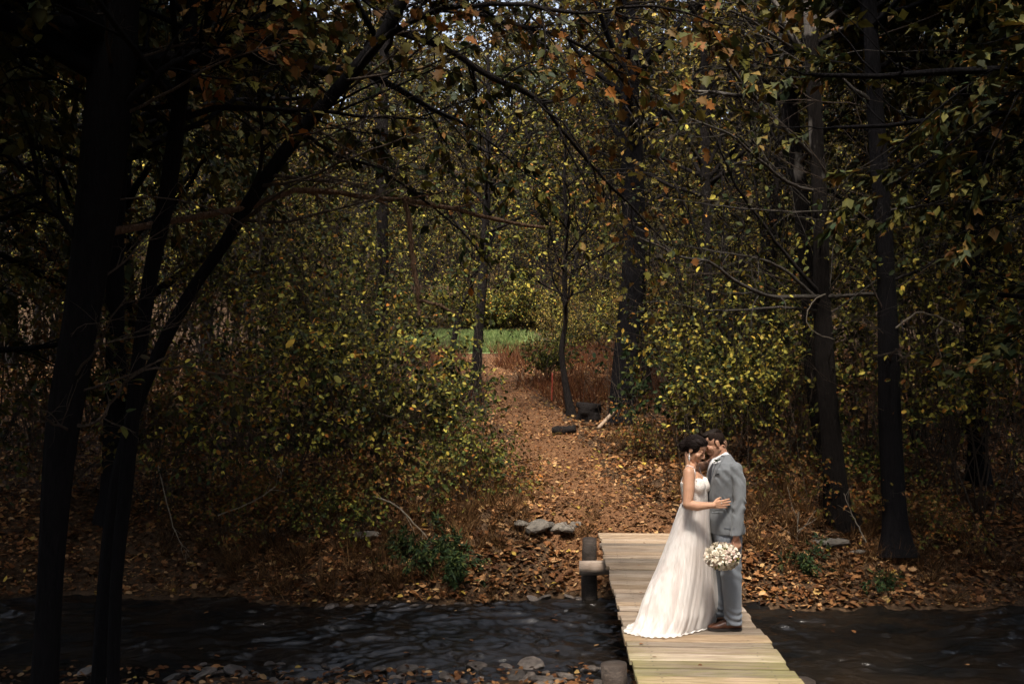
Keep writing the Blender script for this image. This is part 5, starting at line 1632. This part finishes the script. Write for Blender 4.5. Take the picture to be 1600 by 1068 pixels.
b.build('shirt_front', M['shirt'], groom, origin=gorg)
b = MB()
kn = [gpt(1115, 718, -.045), gpt(1111.5, 724, -.06), gpt(1108, 734, -.065), gpt(1105.5, 748, -.06), gpt(1104.6, 766, -.045)]
for i, (wd, th) in enumerate([(.014, .014), (.016, .010), (.022, .008), (.030, .008), (.022, .006)]): pass
prim_loft(b, [(kn[0], np.array([.012, 0, 0]), np.array([0, .014, 0])), (kn[0] + [-.004, 0, -.018], np.array([.016, 0, 0]), np.array([0, .018, 0])), (kn[1], np.array([.010, -.004, 0]), np.array([0, .018, 0])), (kn[2], np.array([.020, -.012, 0]), np.array([.004, .034, 0])), (kn[3], np.array([.020, -.012, 0]), np.array([.004, .044, 0])), (kn[4], np.array([.012, -.006, 0]), np.array([0, .036, 0]))], 18)
b.build('tie', M['tie'], groom, origin=gorg)
# boutonniere
b = MB(); bc = np.array(jbv.ray_cast(Vector((0, 0, CAMZ)), (Vector(gpt(1120.5, 721)) - Vector((0, 0, CAMZ))).normalized())[0]) + [0, -.022, 0]
rng = np.random.default_rng(3)
for i in range(9):
    prim_ell(b, bc + rng.normal(0, .009, 3) * [1, .5, 1.2], X3, (.008, .008, .008), 8, 6)
b2 = MB(); b2.leaves(np.tile(bc, (9, 1)), rand_unit(rng, 9) + [0, -.2, .2], np.tile([0, -1.0, .2], (9, 1)) + rand_unit(rng, 9) * .4, np.full(9, .042), NARROW)
bo = b.build('boutonniere', M['shirt'], groom, origin=gorg); b2.build('sprig', M['leaf_bush'], bo, origin=gorg)

# trousers
b = MB()
def lring(py, l, r_, dy, hw_):
    a, c = gpt(l, py, dy), gpt(r_, py, dy)
    return ((a + c) / 2, (c - a) / 2, np.array([0, hw_, 0]))


prim_loft(b, [lring(969, 1127.5, 1154.5, -.115, .080), lring(964, 1127.5, 1154, -.115, .080), lring(935, 1127, 1154, -.11, .080), lring(900, 1123.5, 1154.5, -.10, .088), lring(865, 1119, 1154.5, -.095, .098), lring(838, 1113, 1156, -.085, .108), lring(815, 1110, 1156, -.06, .115), lring(795, 1110, 1155, -.04, .12)], 28)
prim_loft(b, [lring(966, 1116, 1140, .11, .078), lring(935, 1115, 1140, .11, .08), lring(900, 1112, 1142, .10, .088), lring(865, 1111, 1146, .095, .098), lring(838, 1110, 1152, .085, .108), lring(815, 1110, 1155, .06, .115), lring(795, 1110, 1155, .04, .12)], 28)


def tdisp(co):
    z = co[:, 2]; x = co[:, 0]; y = co[:, 1]
    d = .007 * np.exp(-((z - .12) / .07) ** 2) * np.sin(z * 110 + x * 25 + 3 * np.sin(y * 30))
    d += .004 * np.sin(x * 52 + z * 7) * np.exp(-((z - .75) / .14) ** 2)
    d += .004 * np.sin((z + .7 * x) * 60) * np.exp(-((z - .52) / .10) ** 2)
    return d


fuse(b, 'trousers', M['suit_trouser'], groom, gorg, 0.0065, 3, tdisp)


# shoes
def shoe(toe_px, heel_px, dy, name='shoe'):
    x0 = P(toe_px, 983, GY)[0]; x1 = P(heel_px, 983, GY)[0]; y0 = GY + dy; L = x1 - x0
    def ring(s, w, z0, z1):
        return (np.array([x0 + s * L, y0, (z0 + z1) / 2]), np.array([0, w, 0]), np.array([0, 0, (z1 - z0) / 2]))
    b = MB()
    prim_loft(b, [ring(.0, .012, .020, .034), ring(.04, .030, .012, .044), ring(.14, .043, .010, .058), ring(.30, .050, .010, .070), ring(.45, .048, .010, .090), ring(.60, .042, .012, .108), ring(.78, .038, .014, .112), ring(.92, .036, .016, .108), ring(.99, .022, .022, .09)], 24)
    o = b.build(name, M['shoe'], groom, origin=gorg)
    b = MB()
    n = 26; ph = np.linspace(0, 2 * math.pi, n, endpoint=False)
    sx = x0 + L * (.5 - .515 * np.cos(ph)); sw = np.interp((sx - x0) / L, [-.03, 0, .06, .25, .4, .6, .8, .95, 1.02], [0.0, .024, .040, .055, .053, .043, .042, .036, 0.0])
    sy = y0 + np.sign(np.sin(ph)) * sw
    lift = np.interp((sx - x0) / L, [0, .2, .45, .62, .7], [.008, .002, .002, .002, .001])
    V = np.concatenate([np.stack([sx, sy, lift], 1), np.stack([sx, sy, np.full(n, .024) + lift * .6], 1)])
    i0 = np.arange(n); i1 = np.roll(i0, -1)
    b.add(V, np.stack([i0, i1, i1 + n, i0 + n], 1))
    b.f.append(i0[::-1].copy()); b.sz.append(np.array([n])); b.mi.append(np.array([0])); b.f.append(i0 + n); b.sz.append(np.array([n])); b.mi.append(np.array([0]))
    b.build('sole', M['sole'], o, origin=gorg, smooth=False)
    b = MB()
    for k in range(4):
        sx_ = x0 + L * (.40 + .055 * k); zz = .086 + .008 * k
        b.tubes(polyline([np.array([sx_, y0 - .016, zz]), np.array([sx_, y0, zz + .008]), np.array([sx_, y0 + .016, zz])], 5), np.full(5, .0028), 5)
    b.build('laces', M['sole'], o, origin=gorg)


shoe(1102, 1154.3, -.115)
shoe(1092, 1143, .12)

# ------------------------------------------------------------------ the bride
BY = 9.03


def bpt(px, py, dy=0.0):
    p = P(px, py, BY); p[1] += dy; return p


borg = np.array([P(1080, 985, BY)[0], BY, 0.0])
bride = empty('person', borg)
tag(bride, 'woman in a long white wedding dress with dark pinned-up hair', 'person', 'couple on the bridge')
bf = nrm(np.array([.80, -.60, 0])); br = np.array([-.60, -.80, 0]); BA = np.array([br, bf, [0, 0, 1.0]])
bh = Head(bpt(1086, 702, -.02), (.72, -.50, -.46), (.06, 0, 1), .98)
b = MB(); bh.build(b, True)
prim_cone(b, bpt(1080, 729, .0), .050, bh.p(0, -.038, -.06), .045)
ctr = bpt(1082.5, 742)
prim_ell(b, bpt(1083, 758), BA, (.138, .098, .14)); prim_ell(b, bpt(1086, 788), BA, (.118, .095, .12)); prim_ell(b, bpt(1086, 812), BA, (.118, .095, .11))
rsh = bpt(1072.5, 735.5, -.135); lsh = bpt(1094, 733, .14)
prim_cone(b, rsh, .050, bpt(1080, 729.5), .050); prim_cone(b, lsh, .046, bpt(1080, 729.5), .050)
for sg in (-1, 1): prim_ell(b, bpt(1083, 757) + bf * .075 + br * .058 * sg, BA, (.058, .05, .062))
el = bpt(1067.5, 782, -.225); wr = bpt(1106, 783, -.235)
prim_ell(b, rsh + [0, 0, -.015], X3, (.054, .056, .062))
prim_cone(b, rsh, .054, bpt(1070.5, 760, -.19), .052); prim_cone(b, bpt(1070.5, 760, -.19), .052, el, .042); prim_cone(b, el, .042, bpt(1082, 784.5, -.24), .041); prim_cone(b, bpt(1082, 784.5, -.24), .040, wr, .026)
hand(b, wr, (1.0, .30, .05), (-.22, 1.0, 0), 1, [(.08, .12, .1), (.08, .14, .1), (.08, .16, .1), (.1, .18, .1)], .95, thumb=(.62, .25))
lel = bpt(1115, 730.5, .26); lwr = bpt(1132, 710, .14)
prim_cone(b, lsh, .048, lel, .040); prim_cone(b, lel, .040, lwr, .025)
hand(b, lwr, (.22, -1.0, .55), (-.7, .1, .35), -1, [(.25, .35, .3)] * 4, .95)
for sg in (-1, 1):
    hp = bpt(1085, 822, .05) + br * .055 * sg; an = bpt(1078, 962, .08) + br * .06 * sg
    prim_cone(b, hp, .065, (hp + an) / 2, .052); prim_cone(b, (hp + an) / 2, .052, an, .035); prim_cone(b, an, .035, an + bf * .11 + [0, 0, -.045], .028)
_, bbv = fuse(b, 'body', M['skin_bride'], bride, borg, 0.0045, 2)
# face
for sg in (-1, 1):
    tube_part('eyebrow', [snap(bbv, bh.p(sg * x_, .10, u_), .0006) for x_, u_ in ((.012, .020), (.026, .025), (.043, .020))], [.0016, .0024, .0012], M['hair_bride'], bride, borg, n=7)
    tube_part('eyelash', [snap(bbv, bh.p(sg * x_, .10, u_), .0010) for x_, u_ in ((.018, -.003), (.031, -.0085), (.045, -.003))], [.0014, .0026, .0020], M['hair_bride'], bride, borg, n=7)
tube_part('lips', [snap(bbv, bh.p(x_, .11, u_), .0004) for x_, u_ in ((-.020, -.0625), (0, -.064), (.020, -.0625))], [.002, .0058, .002], M['lip'], bride, borg, n=9)
# hair: smooth cap, side-swept strands and a pinned bun
b = MB(); A = bh.ax()
prim_ell(b, bh.p(0, -.024, .034), A, (.084, .097, .098)); prim_ell(b, bh.p(0, .004, .088), A, (.076, .074, .040))
bun = bh.p(.012, -.112, -.022)
prim_ell(b, bun, A, (.062, .046, .052)); prim_ell(b, bh.p(0, -.08, .02), A, (.07, .05, .06))
hb, hbv = fuse(b, 'hair', M['hair_bride'], bride, borg, 0.006, 4)
b = MB(); rng = np.random.default_rng(8)
for i in range(130):
    a = rng.uniform(-1.25, 1.25)
    st_ = bh.p(math.sin(a) * .074, .070 * math.cos(a) - .006, .092 + .020 * math.cos(a) - .050 * abs(math.sin(a)))
    mid = bh.p(math.sin(a) * .090 + rng.normal(0, .006), .02 * math.cos(a) - .02, .095 - .075 * abs(math.sin(a)) + rng.normal(0, .008))
    mid2 = bh.p(math.sin(a) * .085 + rng.normal(0, .006), -.07, .06 - .07 * abs(math.sin(a)))
    pl = polyline([st_, mid, mid2, bun + rand_unit(rng, 1)[0] * .035], 9)
    pl = np.array([snap(hbv, q, .002 + .003 * rng.random()) for q in pl])
    b.tubes(pl, np.array([.0016, .003, .0036, .004, .004, .004, .004, .003, .002]), 4)
for i in range(26):
    c0 = rand_unit(rng, 1)[0]; c1 = nrm(np.cross(c0, rand_unit(rng, 1)[0]))
    th = np.linspace(0, rng.uniform(2, 4), 9)[:, None]
    pl = bun + (c0 * np.cos(th) + c1 * np.sin(th)) * .056
    b.tubes(np.array([snap(hbv, q, .003) for q in pl]), np.array([.002, .004, .005, .0055, .0055, .005, .004, .003, .002]), 4)
b.build('strands', M['hair_bride'], hb, origin=borg)
# earrings
for sg in (-1, 1):
    b = MB(); e = bh.p(sg * .083, -.006, -.042)
    for k, (dz, r_) in enumerate(((0, .006), (-.014, .008), (-.028, .012), (-.045, .013), (-.060, .008))):
        prim_ell(b, e + [0, -.004, dz], X3, (r_ * .8, r_ * .35, r_), 8, 6)
    b.build('earring', M['jewel'], bride, origin=borg)
# ring
rp = bpt(1122.5, 780, -.215)
# bodice
b = MB()
def bring(py, px, wr_, wf): return (bpt(px, py), br * wr_, bf * wf)


prim_loft(b, [bring(791, 1086, .122, .100), bring(788, 1086, .124, .102), bring(780, 1086, .128, .106), bring(768, 1085, .138, .110), bring(757, 1084, .147, .106), bring(752, 1083.5, .146, .100)], 36)
for sg in (-1, 1): prim_ell(b, bpt(1083.5, 757.5) + bf * .080 + br * .058 * sg, BA, (.068, .062, .075))
fuse(b, 'bodice', M['lace'], bride, borg, 0.006, 2)
# waist band
b = MB(); prim_loft(b, [bring(788, 1086, .133, .110), bring(786, 1086, .133, .111), bring(783.5, 1086, .131, .109)], 36); b.build('waist_band', M['lining'], bride, origin=borg)
# straps and sheer yoke
strap = [rsh + [.045, .02, .045], rsh + [-.012, .035, .050], bpt(1063, 741, -.02), bpt(1060.5, 752, .02), bpt(1062, 765, .03), bpt(1067, 778, .03)]
tube_part('strap', polyline([snap(bbv, q, .004) for q in strap], 24), .0042, M['shirt'], bride, borg)
tube_part('strap', polyline([snap(bbv, q, .003) for q in [rsh + [.05, .0, .04], rsh + [.062, -.03, .0], bpt(1086, 744, -.14), bpt(1087, 752, -.13)]], 16), .0036, M['shirt'], bride, borg)
tube_part('strap', polyline([snap(bbv, q, .003) for q in [lsh + [-.01, -.05, .03], bpt(1097, 739, .02), bpt(1101, 748, .0), bpt(1103, 754, -.02)]], 16), .0036, M['shirt'], bride, borg)

# skirt: a blush lining under pleated tulle that spreads into a train
def skirt(name, mat, shrink, rows, k, seed, famp):
    rng = np.random.default_rng(seed)
    th = np.linspace(0, 2 * math.pi, k, endpoint=False)
    fr = [5, 8, 13, 21, 34, 55]; am = [.34, .40, .40, .26, .13, .07]
    phs = rng.uniform(0, 6.28, 6); sk = rng.uniform(-.45, .45, 6)
    py = np.array([r[0] for r in rows], float)
    V = []
    N = 58
    for i in range(N):
        s = i / (N - 1)
        yy = py[0] + (py[-1] - py[0]) * s
        l = np.interp(yy, py, [r[1] for r in rows]); r_ = np.interp(yy, py, [r[2] for r in rows]); hd = np.interp(yy, py, [r[3] for r in rows])
        z = P(0, yy, BY + .03)[2]
        wob = .12 * np.sin(2 * th + 4 * s) + .05 * np.sin(5 * th - 7 * s + 1)
        f = sum(a * (.55 + .45 * np.sin(2 * th + p * 2 + 1.5 * s)) * np.sin(q * (th + wob * s) + p + w * s * 3) for q, a, p, w in zip(fr, am, phs, sk))
        amp = famp * (.25 + .75 * s ** .7)
        g = 1 + amp * f / (1 + 0)
        cx0, hx = ((l + r_) / 2 - CX) / F * (BY + .03), (r_ - l) / 2 / F * (BY + .03) * shrink
        c, sn = np.cos(th), np.sin(th)
        hy = hd * shrink * np.where(sn < 0, 1 - .45 * np.clip(c, 0, 1) * min(1, 1.6 * s), 1)
        X = cx0 + c * hx * g
        Y = BY + .03 + .13 * c * s + sn * hy * g
        V.append(np.stack([X, Y, np.full(k, max(z, .012))], 1))
    last = V[-1]
    cxy = last[:, :2].mean(0)
    outw = last[:, :2] - cxy
    wv = .5 + .5 * np.sin(th * 5 + 1.0) * np.sin(th * 9 + 2)
    ext = 1 + .035 + .05 * wv * np.clip(-np.cos(th) * .7 - np.sin(th) * .7, 0, 1)
    if shrink == 1.0:
        V.append(np.concatenate([cxy + outw * ext[:, None], np.full((k, 1), .010) + .012 * (np.sin(th * 31)[:, None] + 1) * .5], 1))
        V.append(np.concatenate([cxy + outw * (ext[:, None] + .03), np.full((k, 1), .006) + .008 * (np.sin(th * 43 + 1)[:, None] + 1) * .5], 1))
    V = np.array(V); n = len(V)
    idx = np.arange(n * k).reshape(n, k)
    q = np.stack([idx[1:], np.roll(idx[1:], -1, 1), np.roll(idx[:-1], -1, 1), idx[:-1]], -1).reshape(-1, 4)
    b = MB(); b.add(V.reshape(-1, 3), q)
    return b.build(name, mat, bride, origin=borg)


rows = [(786, 1064, 1107.5, .125), (793, 1061, 1109, .135), (815, 1052.5, 1110.5, .16), (839, 1044, 1112.5, .19), (863, 1034.5, 1116, .215), (886, 1025, 1119.5, .235), (911, 1013, 1123, .255), (936, 1001.5, 1126, .27), (955, 995, 1127, .285), (968, 989, 1124, .295), (976, 984, 1122, .305), (981, 979, 1121, .315)]
skirt('skirt', M['tulle'], 1.0, rows, 520, 17, .062)
skirt('skirt_lining', M['lining'], .93, rows, 160, 18, .05)
# hem fold of the train spilling towards the camera
# bracelet of small white flowers on the hand behind the groom's neck
b = MB(); rng = np.random.default_rng(14); wc = bpt(1134.5, 703.5, .10)
for i in range(26):
    prim_ell(b, wc + rng.normal(0, 1, 3) * [.013, .02, .026], X3, (.008, .008, .009), 7, 5)
b.build('flower_bracelet', M['shirt'], bride, origin=borg)
b = MB(); rp = snap(bbv, bpt(1121, 780, -.26), .001)
th = np.linspace(0, 2 * math.pi, 13); fd = nrm(np.array([1.0, .30, .05]))
e1 = nrm(np.cross(fd, [0, 0, 1.0])); e2 = np.cross(fd, e1)
b.tubes((rp + [0, .009, 0]) + .0105 * (np.cos(th)[:, None] * e1 + np.sin(th)[:, None] * e2), np.full(13, .0018), 6)
prim_ell(b, rp + [0, -.003, 0], X3, (.004, .004, .004), 8, 6)
b.build('ring', M['jewel'], bride, origin=borg)

# ------------------------------------------------------------------ bouquet
def petal_mat(name, a, b_):
    t = NT(name)
    g = t.n('NewGeometry'); c = t.ramp(g.outputs['Random Per Island'], [(0, a), (1, b_)])
    p = t.n('BsdfPrincipled', ins={'Base Color': c, 'Roughness': 0.6, 'Specular IOR Level': 0.2}); tr = t.n('BsdfTranslucent', ins={'Color': c})
    return t.surf(t.n('MixShader', ins={0: .2, 1: p.outputs[0], 2: tr.outputs[0]}).outputs[0])


M['petal_cream'] = petal_mat('petal_cream', (0.58, 0.50, 0.38), (0.76, 0.70, 0.60))
M['petal_blush'] = petal_mat('petal_blush', (0.62, 0.42, 0.37), (0.74, 0.58, 0.52))


def rose_mesh(seed, mat):
    rng = np.random.default_rng(seed)
    mb = MB()
    for lay, (npt, r, h, tilt) in enumerate(((3, .22, .55, .1), (4, .42, .52, .25), (5, .66, .42, .5), (6, .92, .26, .85))):
        for i in range(npt):
            a0 = i * 2 * math.pi / npt + lay * .7 + rng.normal(0, .1)
            wdt = 2.5 / npt
            nu, nv = 5, 4
            V = []
            for v in range(nv):
                t_ = v / (nv - 1)
                rr_ = r * (.35 + .65 * t_ ** .8) + .07 * t_ ** 3
                zz = h * (t_ - .12 * t_ ** 3 * tilt * 4) * (1 - .25 * tilt) - .1
                for u_ in range(nu):
                    s = u_ / (nu - 1) - .5
                    ww = wdt * (.6 + .5 * math.sin(math.pi * min(t_ * .62 + .15, 1)))
                    aa = a0 + s * 2 * ww * .62
                    zc = zz - .22 * abs(s) ** 2 * (t_ > .9) + rng.normal(0, .012)
                    V.append((rr_ * math.cos(aa), rr_ * math.sin(aa), zc))
            idx = np.arange(nu * nv).reshape(nv, nu)
            mb.add(np.array(V), np.stack([idx[:-1, :-1], idx[:-1, 1:], idx[1:, 1:], idx[1:, :-1]], -1).reshape(-1, 4))
    return mb.mesh('rose', mat)


roses = [rose_mesh(1, M['petal_cream']), rose_mesh(2, M['petal_cream']), rose_mesh(3, M['petal_blush'])]
bq_c = P(1128.5, 869, 8.70)
bq = empty('bouquet', bq_c)
tag(bq, 'round bouquet of cream and blush roses held down by the groom', 'bouquet')
grip = gpt(1139, 848, -.215)
core = MB(); prim_ell(core, (0, 0, 0), X3, (.125, .105, .095), 20, 12)
core.build('greenery', M['leaf_green'], bq)
nR = 30
for i in range(nR):
    zf = 1 - 2 * (i + .5) / nR; a = i * 2.39996
    s = math.sqrt(1 - zf * zf)
    d = Vector((s * math.cos(a), s * math.sin(a), zf))
    o = link('rose', roses[(0, 1, 0, 2, 1, 0, 2)[i % 7]], bq, (d.x * .122, d.y * .100, d.z * .092))
    nd = Vector((d.x / .122, d.y / .1, d.z / .092)).normalized()
    o.rotation_euler = (nd.to_track_quat('Z', 'Y').to_matrix().to_4x4() @ Matrix.Rotation(i * 1.7, 4, 'Z')).to_euler()
    sc_ = .068 + .026 * (((i * 7919) % 10) / 10) ** 1.5
    o.location = o.location * (1.0 + .09 * math.sin(i * 2.7))
    o.scale = (sc_, sc_, sc_)
b = MB(); rng = np.random.default_rng(4)
gl = grip - bq_c
for i in range(12):
    a = i * .55
    e = np.array([math.cos(a), math.sin(a) * .6, 0]) * .012
    b.tubes(np.array([e * .5, gl * .5 + e, gl + e, gl * 1.28 + e * 1.6]), np.full(4, .0042), 5)
b.build('stems', M['leaf_bush'], bq)
b = MB(); b.tubes(np.array([gl * .62, gl * .8, gl * 1.0, gl * 1.12]), np.array([.019, .018, .018, .019]), 14); b.build('ribbon', M['lining'], bq)
lv = MB(); N = 26; dd = rand_unit(rng, N)
lv.leaves(dd * [.12, .10, .09], dd + rand_unit(rng, N) * .5, rand_unit(rng, N), rng.uniform(.04, .06, N), OVAL); o = lv.build('leaf_cluster', M['leaf_green'], bq); o['kind'] = 'stuff'
